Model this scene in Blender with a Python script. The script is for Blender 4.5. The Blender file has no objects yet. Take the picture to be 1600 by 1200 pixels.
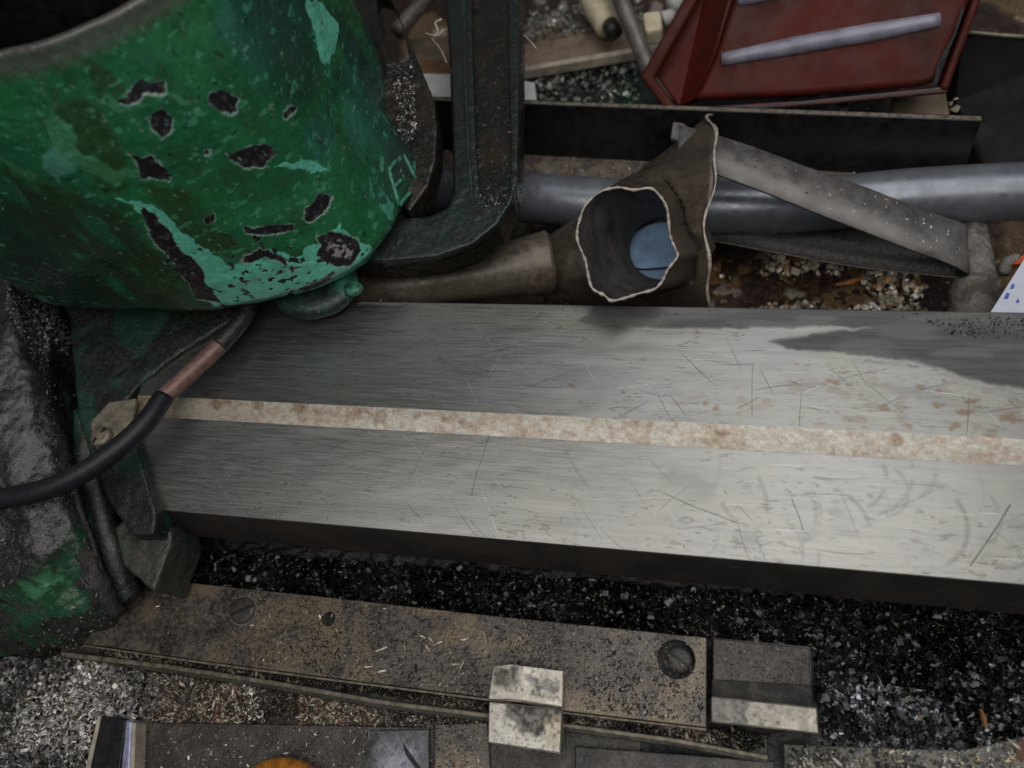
import bpy, bmesh, math, random
import numpy as np
from mathutils import Vector, Matrix
random.seed(7); RNG = np.random.RandomState(11)
S = bpy.context.scene
COL = S.collection
# ------------------------------------------------------------------ camera
AX = np.array([5270, 213, -1155.]); AX /= np.linalg.norm(AX)
AY = np.array([358, -2600, 1155.]); AY -= AX * (AY @ AX); AY /= np.linalg.norm(AY)
AZ = np.cross(AX, AY)
ROT = np.array([AX, AY, AZ])
FW = ROT @ np.array([0, 0, 1.])
CAM = -FW * 0.5 / (-FW[2])
cd = bpy.data.cameras.new('camera'); cam = bpy.data.objects.new('camera', cd); COL.objects.link(cam)
r_ = ROT @ np.array([1., 0, 0]); u_ = ROT @ np.array([0, -1., 0]); b_ = -FW
cam.matrix_world = Matrix(((r_[0], u_[0], b_[0], CAM[0]), (r_[1], u_[1], b_[1], CAM[1]), (r_[2], u_[2], b_[2], CAM[2]), (0, 0, 0, 1)))
cd.sensor_width = 36; cd.lens = 1155 / 1600 * 36; cd.clip_start = .01; cd.clip_end = 50
cd.dof.use_dof = True; cd.dof.focus_distance = .565; cd.dof.aperture_fstop = 3.6
S.camera = cam
# ------------------------------------------------------------------ light
w = bpy.data.worlds.new('World'); S.world = w; w.use_nodes = True
bg = w.node_tree.nodes['Background']; bg.inputs[0].default_value = (.8, .86, 1, 1); bg.inputs[1].default_value = .08
def area(name, loc, target, size, size_y, power, col):
    l = bpy.data.lights.new(name, 'AREA'); l.shape = 'RECTANGLE'; l.size = size; l.size_y = size_y; l.energy = power; l.color = col
    o = bpy.data.objects.new(name, l); COL.objects.link(o); o.location = loc
    o.rotation_euler = (Vector(target) - Vector(loc)).to_track_quat('-Z', 'Y').to_euler(); return o
area('skylight_panel', (.42, .38, 1.35), (.2, .15, 0), 1.1, 1.0, 6.6, (.99, .99, 1))
area('front_fill_panel', (.10, -.50, 1.25), (.03, -.06, 0), 1.7, .6, 7.4, (1, .965, .92))  # unseen overhead panel added to brighten the bar's front face
S.view_settings.view_transform = 'Standard'; S.view_settings.look = 'None'; S.view_settings.exposure = 0.18; S.view_settings.gamma = 1
S.cycles.max_bounces = 6
# ------------------------------------------------------------------ placing helpers
def at(u, v, z):
    """point at height z seen in the photograph at column u, row v (1600 x 1200)"""
    d = ROT @ np.array([u - 800, v - 600, 1155.]); return CAM + d * ((z - CAM[2]) / d[2])
def aty(u, v, y):
    d = ROT @ np.array([u - 800, v - 600, 1155.]); return CAM + d * ((y - CAM[1]) / d[1])
# ------------------------------------------------------------------ noise in numpy
def _h(i, j, k, s):
    n = (i * 374761393 + j * 668265263 + k * 2147483647 + s * 974634777) & 0xffffffff
    n = ((n ^ (n >> 13)) * 1274126177) & 0xffffffff
    n = ((n ^ (n >> 16)) * 2246822519) & 0xffffffff
    return ((n ^ (n >> 15)) & 0xffffff) / float(0xffffff)
def vnoise(p, s=0):
    f = np.floor(p).astype(np.int64); t = p - f; t = t * t * t * (t * (t * 6 - 15) + 10)
    i, j, k = f[..., 0], f[..., 1], f[..., 2]; a, b, c = t[..., 0], t[..., 1], t[..., 2]
    def L(x, y, q): return x + (y - x) * q
    return L(L(L(_h(i, j, k, s), _h(i+1, j, k, s), a), L(_h(i, j+1, k, s), _h(i+1, j+1, k, s), a), b),
             L(L(_h(i, j, k+1, s), _h(i+1, j, k+1, s), a), L(_h(i, j+1, k+1, s), _h(i+1, j+1, k+1, s), a), b), c)
def fbm(p, scale, octv=4, s=0, gain=.5):
    p = np.asarray(p, float) * scale; o = 0; amp = 1; tot = 0
    for q in range(octv):
        o = o + amp * vnoise(p + q * 17.3, s + q); tot += amp; amp *= gain; p = p * 2.03
    return o / tot
def sstep(a, b, x):
    t = np.clip((x - a) / (b - a), 0, 1); return t * t * (3 - 2 * t)
def sdpoly(x, y, poly):
    """signed distance, negative inside"""
    poly = np.asarray(poly, float); n = len(poly); d = np.full(x.shape, 1e9); ins = np.zeros(x.shape, bool)
    for i in range(n):
        a = poly[i]; b = poly[(i+1) % n]; e = b - a; L2 = max(e @ e, 1e-12)
        t = np.clip(((x-a[0])*e[0] + (y-a[1])*e[1]) / L2, 0, 1)
        d = np.minimum(d, (x-a[0]-t*e[0])**2 + (y-a[1]-t*e[1])**2)
        c = ((a[1] > y) != (b[1] > y)) & (x < (b[0]-a[0]) * (y-a[1]) / ((b[1]-a[1]) if abs(b[1]-a[1]) > 1e-12 else 1e-12) + a[0])
        ins ^= c
    d = np.sqrt(d); return np.where(ins, -d, d)
def lin(r, g, b):
    f = lambda c: ((c/255+.055)/1.055)**2.4 if c/255 > .04045 else c/255/12.92
    return np.array([f(r), f(g), f(b)])
# ------------------------------------------------------------------ objects
def tag(o, label=None, cat=None, group=None, kind=None):
    if label: o['label'] = label
    if cat: o['category'] = cat
    if group: o['group'] = group
    if kind: o['kind'] = kind
    return o
def empty(name, loc, label, cat, group=None):
    o = bpy.data.objects.new(name, None); COL.objects.link(o); o.location = Vector([float(c) for c in loc]); o.empty_display_size = .01
    return tag(o, label, cat, group)
def link(name, me, m, parent=None, smooth=True, loc=None):
    """me is in world coordinates; the origin goes to the parent's or the mesh's base"""
    if loc is None:
        if parent is not None: loc = parent.location if parent.parent is None else parent.location + parent.parent.location
        else:
            n = len(me.vertices); a = np.empty(n*3); me.vertices.foreach_get('co', a); a = a.reshape(-1, 3)
            loc = Vector(((a[:, 0].min()+a[:, 0].max())/2, (a[:, 1].min()+a[:, 1].max())/2, a[:, 2].min()))
    loc = Vector(loc); me.transform(Matrix.Translation(-loc))
    me.materials.append(m) if m else None
    if smooth: me.shade_smooth()
    o = bpy.data.objects.new(name, me); COL.objects.link(o)
    if parent is not None: o.parent = parent
    else: o.location = loc
    return o
def mesh(verts, faces, name='mesh'):
    me = bpy.data.meshes.new(name); me.from_pydata([tuple(map(float, v)) for v in verts], [], faces); me.update(); return me
def grid_mesh(P, col=None, extra=None, wrap=False):
    """P (rows, cols, 3)"""
    R_, C_ = P.shape[:2]; me = bpy.data.meshes.new('mesh')
    idx = np.arange(R_*C_).reshape(R_, C_)
    a, b, c, d = idx[:-1, :-1].ravel(), idx[:-1, 1:].ravel(), idx[1:, 1:].ravel(), idx[1:, :-1].ravel()
    F = np.stack([a, b, c, d], 1)
    if wrap:
        F = np.concatenate([F, np.stack([idx[:-1, -1], idx[:-1, 0], idx[1:, 0], idx[1:, -1]], 1)])
    n = len(F); me.vertices.add(R_*C_); me.vertices.foreach_set('co', P.astype(np.float32).ravel())
    me.loops.add(n*4); me.loops.foreach_set('vertex_index', F.astype(np.int32).ravel())
    me.polygons.add(n); me.polygons.foreach_set('loop_start', np.arange(0, n*4, 4, dtype=np.int32)); me.polygons.foreach_set('loop_total', np.full(n, 4, np.int32))
    me.update(calc_edges=True)
    if col is not None: setcol(me, col)
    if extra:
        for k, v in extra.items():
            at_ = me.attributes.new(k, 'FLOAT', 'POINT'); at_.data.foreach_set('value', v.astype(np.float32).ravel())
    return me
def setcol(me, col, name='Col'):
    col = np.asarray(col, np.float32).reshape(-1, 3); c4 = np.ones((len(col), 4), np.float32); c4[:, :3] = col
    ca = me.color_attributes.new(name, 'FLOAT_COLOR', 'POINT'); ca.data.foreach_set('color', c4.ravel())
def mods(o, bevel=None, segs=2, remesh=None, disp=None, size=.01, sub=None, smooth=None, disp2=None, size2=.003):
    if bevel:
        m = o.modifiers.new('bevel', 'BEVEL'); m.width = bevel; m.segments = segs; m.limit_method = 'ANGLE'; m.angle_limit = math.radians(25); m.harden_normals = False
    if remesh:
        m = o.modifiers.new('remesh', 'REMESH'); m.mode = 'VOXEL'; m.voxel_size = remesh; m.use_smooth_shade = True
    if smooth:
        m = o.modifiers.new('smooth', 'SMOOTH'); m.iterations = smooth; m.factor = .6
    if sub:
        m = o.modifiers.new('sub', 'SUBSURF'); m.levels = sub; m.render_levels = sub
    for d, s_ in ((disp, size), (disp2, size2)):
        if d:
            t = bpy.data.textures.new('lumps', 'CLOUDS'); t.noise_scale = s_; t.noise_depth = 3
            m = o.modifiers.new('displace', 'DISPLACE'); m.texture = t; m.strength = d; m.mid_level = .5; m.texture_coords = 'LOCAL'
    return o
def prism(name, pts, h, m, parent=None, inner=None, bevel=.0012, segs=2, dirn=(0, 0, -1), world=False, smooth=False, z=None, **kw):
    """polygon given as (column, row[, z]) extruded h along dirn"""
    def conv(L): return [Vector(p) if world else Vector(at(p[0], p[1], p[2] if len(p) > 2 else z)) for p in L]
    bm = bmesh.new(); dv = Vector(dirn).normalized() * h
    loops = [conv(pts)] + ([conv(q) for q in (inner if isinstance(inner[0], list) else [inner])] if inner else [])
    top, ed = [], []
    for L in loops:
        vs = [bm.verts.new(p) for p in L]; top.append(vs)
        ed += [bm.edges.new((vs[i], vs[(i+1) % len(vs)])) for i in range(len(vs))]
    if inner: bmesh.ops.triangle_fill(bm, edges=ed, use_beauty=True)
    else: bm.faces.new(top[0])
    r = bmesh.ops.extrude_face_region(bm, geom=bm.faces[:])
    bmesh.ops.translate(bm, verts=[v for v in r['geom'] if isinstance(v, bmesh.types.BMVert)], vec=dv)
    bmesh.ops.recalc_face_normals(bm, faces=bm.faces[:])
    me = bpy.data.meshes.new(name); bm.to_mesh(me); bm.free()
    o = link(name, me, m, parent, smooth=smooth)
    return mods(o, bevel=bevel, segs=segs, **kw)
def loft(name, rings, m, parent=None, cap=True, closed=True, world=False, smooth=True, **kw):
    R = [[(p if world else at(*p)) for p in r] for r in rings]; n = len(R[0]); V = [p for r in R for p in r]; F = []
    for i in range(len(R)-1):
        for j in range(n if closed else n-1):
            F.append((i*n+j, i*n+(j+1) % n, (i+1)*n+(j+1) % n, (i+1)*n+j))
    if cap: F += [tuple(range(n))[::-1], tuple((len(R)-1)*n + k for k in range(n))]
    me = mesh(V, F, name); bm = bmesh.new(); bm.from_mesh(me); bmesh.ops.recalc_face_normals(bm, faces=bm.faces[:]); bm.to_mesh(me); bm.free()
    return mods(link(name, me, m, parent, smooth), **kw)
def crom(P, n=8):
    P = [np.array(p, float) for p in P]; Q = [2*P[0]-P[1]] + P + [2*P[-1]-P[-2]]; out = []
    for i in range(1, len(Q)-2):
        for t in np.linspace(0, 1, n, endpoint=False):
            a, b, c, d = Q[i-1], Q[i], Q[i+1], Q[i+2]
            out.append(.5*((2*b)+(-a+c)*t+(2*a-5*b+4*c-d)*t*t+(-a+3*b-3*c+d)*t**3))
    return out + [P[-1]]
def tube_me(path, rad, segs=20, caps=True):
    n = len(path); path = [Vector(p) for p in path]; rr = rad if hasattr(rad, '__len__') else [rad]*n
    if len(rr) != n: rr = np.interp(np.linspace(0, 1, n), np.linspace(0, 1, len(rr)), rr)
    V, F = [], []; t0 = (path[1]-path[0]).normalized(); nn = t0.orthogonal().normalized()
    for i, p in enumerate(path):
        t = (path[min(i+1, n-1)]-path[max(i-1, 0)]).normalized(); nn = (nn - t*nn.dot(t)).normalized(); bb = t.cross(nn)
        for k in range(segs):
            a = 2*math.pi*k/segs; V.append(p + (nn*math.cos(a)+bb*math.sin(a))*float(rr[i]))
    for i in range(n-1):
        for k in range(segs): F.append((i*segs+k, i*segs+(k+1) % segs, (i+1)*segs+(k+1) % segs, (i+1)*segs+k))
    if caps: F += [tuple(range(segs))[::-1], tuple((n-1)*segs+k for k in range(segs))]
    return mesh(V, F)
def tube(name, pts, rad, m, parent=None, segs=20, caps=True, sm=8, world=False, **kw):
    P = [p if world else at(*p) for p in pts]
    return mods(link(name, tube_me(crom(P, sm) if sm > 1 else P, rad, segs, caps), m, parent), **kw)
# ------------------------------------------------------------------ materials
class NT:
    def __init__(s, name):
        s.m = bpy.data.materials.new(name); s.m.use_nodes = True; s.t = s.m.node_tree; s.b = s.t.nodes['Principled BSDF']
        s.tc = s.t.nodes.new('ShaderNodeTexCoord')
    def n(s, kind, props={}, **inp):
        x = s.t.nodes.new(kind)
        for k, v in props.items(): setattr(x, k, v)
        for k, v in inp.items(): s.set(x.inputs[int(k[1:])] if k[0] == '_' and k[1:].isdigit() else x.inputs[k], v)
        return x
    def set(s, sock, v):
        if isinstance(v, bpy.types.NodeSocket): s.t.links.new(v, sock)
        elif hasattr(v, '__len__') and len(v) == 3 and sock.type == 'RGBA': sock.default_value = (*[float(c) for c in v], 1)
        else: sock.default_value = v
    def vec(s, sc=(1, 1, 1), rot=(0, 0, 0)):
        mp = s.n('ShaderNodeMapping'); s.t.links.new(s.tc.outputs['Object'], mp.inputs['Vector'])
        mp.inputs['Scale'].default_value = sc; mp.inputs['Rotation'].default_value = rot; return mp.outputs[0]
    def noise(s, scale, detail=4, rough=.6, dist=0, sc=(1, 1, 1), rot=(0, 0, 0)):
        x = s.n('ShaderNodeTexNoise', Scale=scale, Detail=detail, Roughness=rough, Distortion=dist, Vector=s.vec(sc, rot)); return x.outputs['Fac']
    def vor(s, scale, sc=(1, 1, 1), rot=(0, 0, 0), feat='F1', out='Distance', rnd=1):
        x = s.n('ShaderNodeTexVoronoi', {'feature': feat}, Scale=scale, Vector=s.vec(sc, rot), Randomness=rnd); return x.outputs[out]
    def ramp(s, f, a, b, lo=0., hi=1.):
        x = s.n('ShaderNodeMapRange', {'interpolation_type': 'SMOOTHSTEP'}); s.set(x.inputs[0], f)
        x.inputs[1].default_value = a; x.inputs[2].default_value = b; x.inputs[3].default_value = lo; x.inputs[4].default_value = hi; return x.outputs[0]
    def mix(s, f, a, b, bt='MIX'):
        x = s.n('ShaderNodeMix', {'data_type': 'RGBA', 'blend_type': bt}); s.set(x.inputs[0], f); s.set(x.inputs[6], a); s.set(x.inputs[7], b); return x.outputs[2]
    def math(s, op, a, b=0.):
        x = s.n('ShaderNodeMath', {'operation': op}); s.set(x.inputs[0], a); s.set(x.inputs[1], b); return x.outputs[0]
    def attr(s, name, out='Color'):
        return s.n('ShaderNodeAttribute', {'attribute_name': name}).outputs[out]
    def fin(s, col, rough=.5, metal=0., bump=None, bs=.4, bd=.001, spec=.5, coat=0.):
        s.set(s.b.inputs['Base Color'], col); s.set(s.b.inputs['Roughness'], rough); s.set(s.b.inputs['Metallic'], metal)
        s.b.inputs['Specular IOR Level'].default_value = spec; s.b.inputs['Coat Weight'].default_value = coat; s.b.inputs['Coat Roughness'].default_value = .2
        if bump is not None:
            x = s.n('ShaderNodeBump', Strength=bs, Distance=bd, Height=bump); s.t.links.new(x.outputs[0], s.b.inputs['Normal'])
        return s.m
def grimy(name, c1, c2, c3, scale=60, rough=(.3, .7), metal=0., speck=.5, spcol=(.35, .33, .3), bs=.6, bd=.001, dark=(.008, .007, .006), darkf=.5):
    """worn, oily surface: two tones, dark grease patches, pale specks"""
    n = NT(name); a = n.noise(scale, 6, .65, .4); b = n.noise(scale*.35, 4, .6, .8); d = n.noise(scale*5, 3, .6)
    c = n.mix(n.ramp(a, .4, .6), c1, c2); c = n.mix(n.ramp(b, .5, .62), c, c3)
    g = n.math('ADD', n.math('MULTIPLY', b, .6), n.math('MULTIPLY', d, .4))
    c = n.mix(n.math('MULTIPLY', n.ramp(g, .54, .38), min(1, darkf*1.1)), c, dark)
    sp = n.noise(scale*13, 2, .5); m = n.math('MULTIPLY', n.ramp(sp, .66, .72), speck); c = n.mix(m, c, spcol)
    h = n.math('ADD', a, n.math('MULTIPLY', d, .5)); h = n.math('ADD', h, n.math('MULTIPLY', sp, .4))
    return n.fin(c, n.ramp(d, .35, .65, rough[0], rough[1]), metal, h, bs, bd)
def plain(name, c, rough=.5, metal=0., var=.3, scale=80, bs=.2, spec=.5, coat=0.):
    n = NT(name); a = n.noise(scale, 5, .6); c = np.array(c)
    return n.fin(n.mix(n.ramp(a, .3, .7), c*(1-var), np.minimum(c*(1+var), 1)), n.ramp(n.noise(scale*2), .3, .7, max(rough-.1, .03), rough+.1), metal, a, bs, .0005, spec, coat)
MARKS = {'bare':[[[-65.1,0.2279],[-61.5,0.2314],[-58.5,0.2324],[-54.3,0.2279],[-56.5,0.2245],[-60.4,0.226],[-61.8,0.2245],[-64.3,0.2255]],[[-49.0,0.2072],[-46.5,0.2067],[-44.8,0.1993],[-46.8,0.1944],[-49.3,0.1964],[-50.1,0.2033]],[[-62.1,0.2122],[-59.3,0.2141],[-57.9,0.2092],[-59.0,0.2018],[-61.8,0.2003],[-62.4,0.2072]],[[-37.6,0.1742],[-36.2,0.1722],[-34.8,0.1658],[-36.8,0.1668],[-38.2,0.1717]],[[-53.7,0.1722],[-50.1,0.1732],[-47.1,0.1693],[-44.8,0.1579],[-47.9,0.155],[-51.5,0.1594],[-53.7,0.1673]],[[-69.6,0.1988],[-66.5,0.1924],[-65.1,0.1762],[-66.0,0.1732],[-71.8,0.1811],[-69.6,0.1885]],[[-46.5,0.1121],[-41.8,0.1131],[-39.6,0.1052],[-42.1,0.0988],[-46.5,0.0978],[-47.9,0.1042]],[[-65.4,0.1397],[-63.2,0.1382],[-63.7,0.1318],[-65.7,0.1333]],[[-59.3,0.12],[-56.0,0.117],[-50.1,0.1047],[-51.5,0.0988],[-54.8,0.1057],[-59.3,0.1155]],[[-47.6,0.0869],[-43.7,0.0855],[-40.9,0.0697],[-41.8,0.0559],[-45.4,0.0519],[-49.0,0.0618],[-49.3,0.0761]],[[-64.0,0.0978],[-59.0,0.0993],[-56.5,0.0859],[-56.8,0.0786],[-59.6,0.0919],[-64.0,0.0919]],[[-56.2,0.1831],[-55.1,0.1821],[-56.0,0.1791],[-57.1,0.1806]],[[-76.0,0.1624],[-73.8,0.155],[-74.0,0.1279],[-74.0,0.1042],[-75.2,0.0741],[-77.1,0.0524],[-80.7,0.0638],[-79.6,0.0948],[-78.2,0.1254],[-77.1,0.1491]],[[-77.1,0.0524],[-71.3,0.0317],[-64.3,0.0302],[-59.0,0.0539],[-60.7,0.0302],[-66.8,0.0302],[-80.7,0.0302]],[[-57.4,0.0509],[-51.8,0.0529],[-49.3,0.0559],[-51.2,0.0426],[-57.4,0.0302]],[[-67.6,0.0795],[-66.5,0.0761],[-67.9,0.0731]],[[-56.0,0.0756],[-54.6,0.0712],[-56.2,0.0682]]],
 'teal':[[[-78.2,0.1717],[-73.2,0.1614],[-71.3,0.1308],[-68.8,0.1126],[-68.2,0.0894],[-61.2,0.0948],[-56.2,0.0894],[-52.9,0.081],[-48.2,0.082],[-41.5,0.0864],[-40.7,0.0672],[-38.2,0.0302],[-27.9,0.0302],[-25.9,0.0302],[-38.7,0.0302],[-45.4,0.0302],[-53.2,0.0302],[-66.5,0.0302],[-77.1,0.0302],[-79.9,0.05],[-75.4,0.0795],[-74.9,0.1121],[-76.5,0.1486]],[[-10.1,0.191],[-2.6,0.1752],[-0.6,0.1545],[-9.2,0.1476],[-14.8,0.1505],[-16.5,0.1609],[-13.1,0.1722]],[[-46.2,0.15],[-40.9,0.1426],[-35.9,0.1195],[-42.6,0.1348]]],
 'pale':[[[-81.3,0.2309],[-77.4,0.2294],[-77.7,0.2057],[-74.6,0.1905],[-69.9,0.1836],[-77.4,0.1821],[-81.3,0.1934],[-82.9,0.2107]],[[-68.2,0.2348],[-62.6,0.2289],[-60.4,0.2181],[-66.8,0.2235]],[[-56.8,0.2299],[-52.1,0.2141],[-51.0,0.2062],[-56.2,0.2205]],[[-56.8,0.1811],[-52.1,0.1821],[-54.0,0.1767],[-57.1,0.1767]],[[-98.5,0.2057],[-91.0,0.1969],[-92.1,0.19],[-100.5,0.1934]]],
 'blue':[[[-86.6,0.2097],[-81.8,0.2117],[-82.1,0.1974],[-88.2,0.1865],[-88.5,0.1979]]],
 'deep':[[[-37.1,0.2472],[-16.2,0.2033],[-24.3,0.1959],[-37.9,0.2067],[-40.7,0.2215],[-40.4,0.2348]],[[-34.8,0.1564],[-26.2,0.1269],[-32.0,0.118],[-38.2,0.1279],[-38.4,0.1456]],[[-2.0,0.1431],[13.3,0.0717],[-15.9,0.0736],[-26.2,0.0919],[-24.5,0.1155]]],
 'olive':[[[-76.8,0.2422],[-69.9,0.2363],[-69.6,0.2097],[-74.6,0.1747],[-81.5,0.1796],[-80.4,0.2028]],[[-72.6,0.1776],[-64.0,0.1673],[-67.1,0.1372],[-63.2,0.1096],[-68.2,0.1071],[-72.6,0.1387]],[[-66.8,0.256],[-62.1,0.2476],[-62.9,0.2334],[-67.1,0.2338]]],
 'grime':[[[-101.3,0.1959],[-93.5,0.1875],[-79.9,0.1678],[-79.6,0.1264],[-77.4,0.0815],[-81.5,0.0302],[-129.4,0.0618]]]}
# ================================================================== materials
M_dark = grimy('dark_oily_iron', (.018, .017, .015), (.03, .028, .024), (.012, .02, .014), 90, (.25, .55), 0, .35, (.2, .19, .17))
M_arm = grimy('oily_green_black_cast_iron', (.011, .012, .009), (.018, .017, .012), (.024, .017, .011), 70, (.14, .42), 0, .35, (.2, .2, .17), .5, .0005)
M_armrib = grimy('worn_green_rib', (.012, .03, .022), (.02, .022, .018), (.015, .014, .012), 120, (.15, .4), 0, .4, (.3, .3, .3), .7, .0006, (.006, .006, .007), .6)
M_column = grimy('greasy_green_casting', (.022, .022, .020), (.045, .042, .038), (.010, .075, .028), 26, (.25, .55), 0, .6, (.34, .33, .31), 1, .002, (.008, .007, .006), .55)
M_clamp = grimy('green_brown_paint', (.009, .018, .012), (.018, .018, .014), (.010, .040, .025), 50, (.35, .6), 0, .4, (.3, .3, .27), .8, .001)
M_block = grimy('chipped_green_block', (.028, .028, .022), (.055, .05, .042), (.032, .042, .03), 60, (.35, .6), 0, .4, (.4, .38, .34), .8, .001)
M_pale = plain('worn_tan_steel', (.20, .175, .13), .5, .3, .35, 120, .4)
M_plate = grimy('brown_oily_plate', (.080, .068, .056), (.105, .090, .074), (.15, .115, .075), 45, (.14, .45), .25, .45, (.42, .38, .33), .9, .0008, (.016, .013, .011), .75)
M_plate2 = grimy('grey_oily_plate', (.06, .053, .046), (.085, .075, .066), (.04, .034, .03), 60, (.3, .6), .25, .4, (.38, .35, .32), 1, .001, (.012, .010, .009), .7)
M_rail = grimy('dark_rail', (.05, .042, .034), (.075, .065, .05), (.03, .026, .02), 70, (.35, .6), .2, .4, (.4, .36, .3), .8, .0008, (.01, .009, .008), .6)
M_bright = plain('bare_bright_steel', (.42, .39, .34), .38, .55, .35, 90, .3)
M_bronze = grimy('bare_bronze_steel', (.50, .45, .36), (.42, .37, .28), (.55, .52, .45), 60, (.3, .5), .4, .2, (.7, .68, .6), .4, .0004, (.035, .03, .025), .55)
M_grease = grimy('thick_dark_grease', (.05, .047, .042), (.03, .028, .025), (.07, .06, .05), 200, (.25, .5), 0, .3, (.3, .28, .25), 1, .0012, (.01, .01, .01), .6)
M_hose = plain('black_rubber', (.008, .010, .012), .5, 0, .4, 400, .3)
M_copper = plain('dull_copper', (.20, .12, .10), .5, .35, .25, 150, .2)
M_copperlip = plain('cut_copper_edge', (.6, .42, .33), .3, .7, .2)
M_black = plain('black_steel_angle', (.006, .006, .007), .4, 0, .4, 50, .2)
M_railedge = plain('worn_brown_edge', (.15, .125, .095), .5, .3, .5, 200, .4)
M_edge = plain('worn_bright_edge', (.28, .26, .23), .5, .3, .4, 300, .3)
M_pipe = plain('smooth_grey_pipe', (.20, .215, .24), .33, .5, .08, 40, .03)
M_cone = grimy('rusty_brown_sheet', (.085, .064, .048), (.115, .09, .068), (.06, .046, .036), 22, (.25, .5), .35, .1, (.3, .26, .22), .5, .0010, (.03, .024, .02), .35)
M_coneedge = plain('torn_sheet_edge', (.42, .37, .32), .5, .3, .35, 200, .3)
M_inner = plain('inside_of_sheet', (.06, .052, .046), .55, .2, .4, 50, .3)
M_blue = plain('blue_paint', (.27, .42, .62), .5, 0, .2, 60, .3)
M_strap = plain('grey_flat_steel', (.165, .155, .145), .5, .35, .3, 60, .4)
M_red = grimy('dirty_red_paint', (.100, .011, .006), (.062, .011, .007), (.035, .011, .008), 10, (.4, .6), 0, .0, (.4, .3, .28), .15, .0006, (.05, .014, .012), .3)
M_red.node_tree.nodes['Principled BSDF'].inputs['Specular IOR Level'].default_value = .22
M_rednk = plain('dirty_dark_red', (.05, .014, .013), .4, 0, .4, 60, .3)
M_brownpipe = grimy('rusty_bright_pipe', (.12, .10, .08), (.17, .135, .10), (.10, .085, .055), 35, (.3, .5), .15, .3, (.5, .45, .4), .5, .0006, (.03, .02, .015), .45)
M_crust = grimy('crusted_grey', (.22, .2, .17), (.3, .28, .25), (.12, .1, .08), 120, (.6, .8), 0, .5, (.6, .57, .5), 1, .002, (.03, .025, .02), .5)
M_paper = plain('white_paper', (.55, .58, .66), .8, 0, .05, 60, .1)
M_ink = plain('blue_ink', (.06, .12, .4), .6)
M_orange = plain('orange_red_plastic', (.6, .09, .03), .5)
M_wood = plain('dusty_brown_wood', (.17, .125, .09), .7, 0, .35, 40, .5)
M_woodedge = plain('pale_wood_edge', (.38, .33, .26), .7, 0, .3, 80, .5)
M_white = plain('dirty_white_plastic', (.55, .55, .52), .6, 0, .15, 60, .2)
M_cream = plain('cream_plastic', (.62, .55, .38), .5, 0, .2, 60, .2)
M_amber = plain('amber_lacquered_wood', (.42, .16, .025), .25, 0, .35, 120, .2, coat=.5)
M_rod = plain('dull_grey_rod', (.16, .145, .13), .5, .4, .3, 80, .3)
M_brownbox = plain('dark_brown_board', (.007, .005, .004), .85, 0, .5, 30, .4)
M_hole = plain('shade_black', (.004, .004, .004), .6, 0, .2)  # near-black, puts the shade of holes and slots into the colour
M_thread = plain('pale_fibre', (.5, .46, .36), .7)
def M_attr(name, rough=(.3, .6), metal=0., scale=400, bs=.4, bd=.0006, var=.25, spec=.5):
    n = NT(name); c = n.attr('Col'); a = n.noise(scale, 4, .65); g = n.ramp(a, .3, .7, 1-var, 1+var)
    x = n.n('ShaderNodeVectorMath', {'operation': 'SCALE'}); n.set(x.inputs[0], c); n.set(x.inputs['Scale'], g)
    return n.fin(x.outputs[0], n.ramp(n.noise(scale*.3), .35, .65, *rough), metal, a, bs, bd, spec)
M_chip = M_attr('metal_swarf', (.3, .5), .2, 300, .2, .0003, .3)
M_blackchip = M_attr('oil_soaked_swarf', (.14, .36), .1, 300, .2, .0003, .3)

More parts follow.
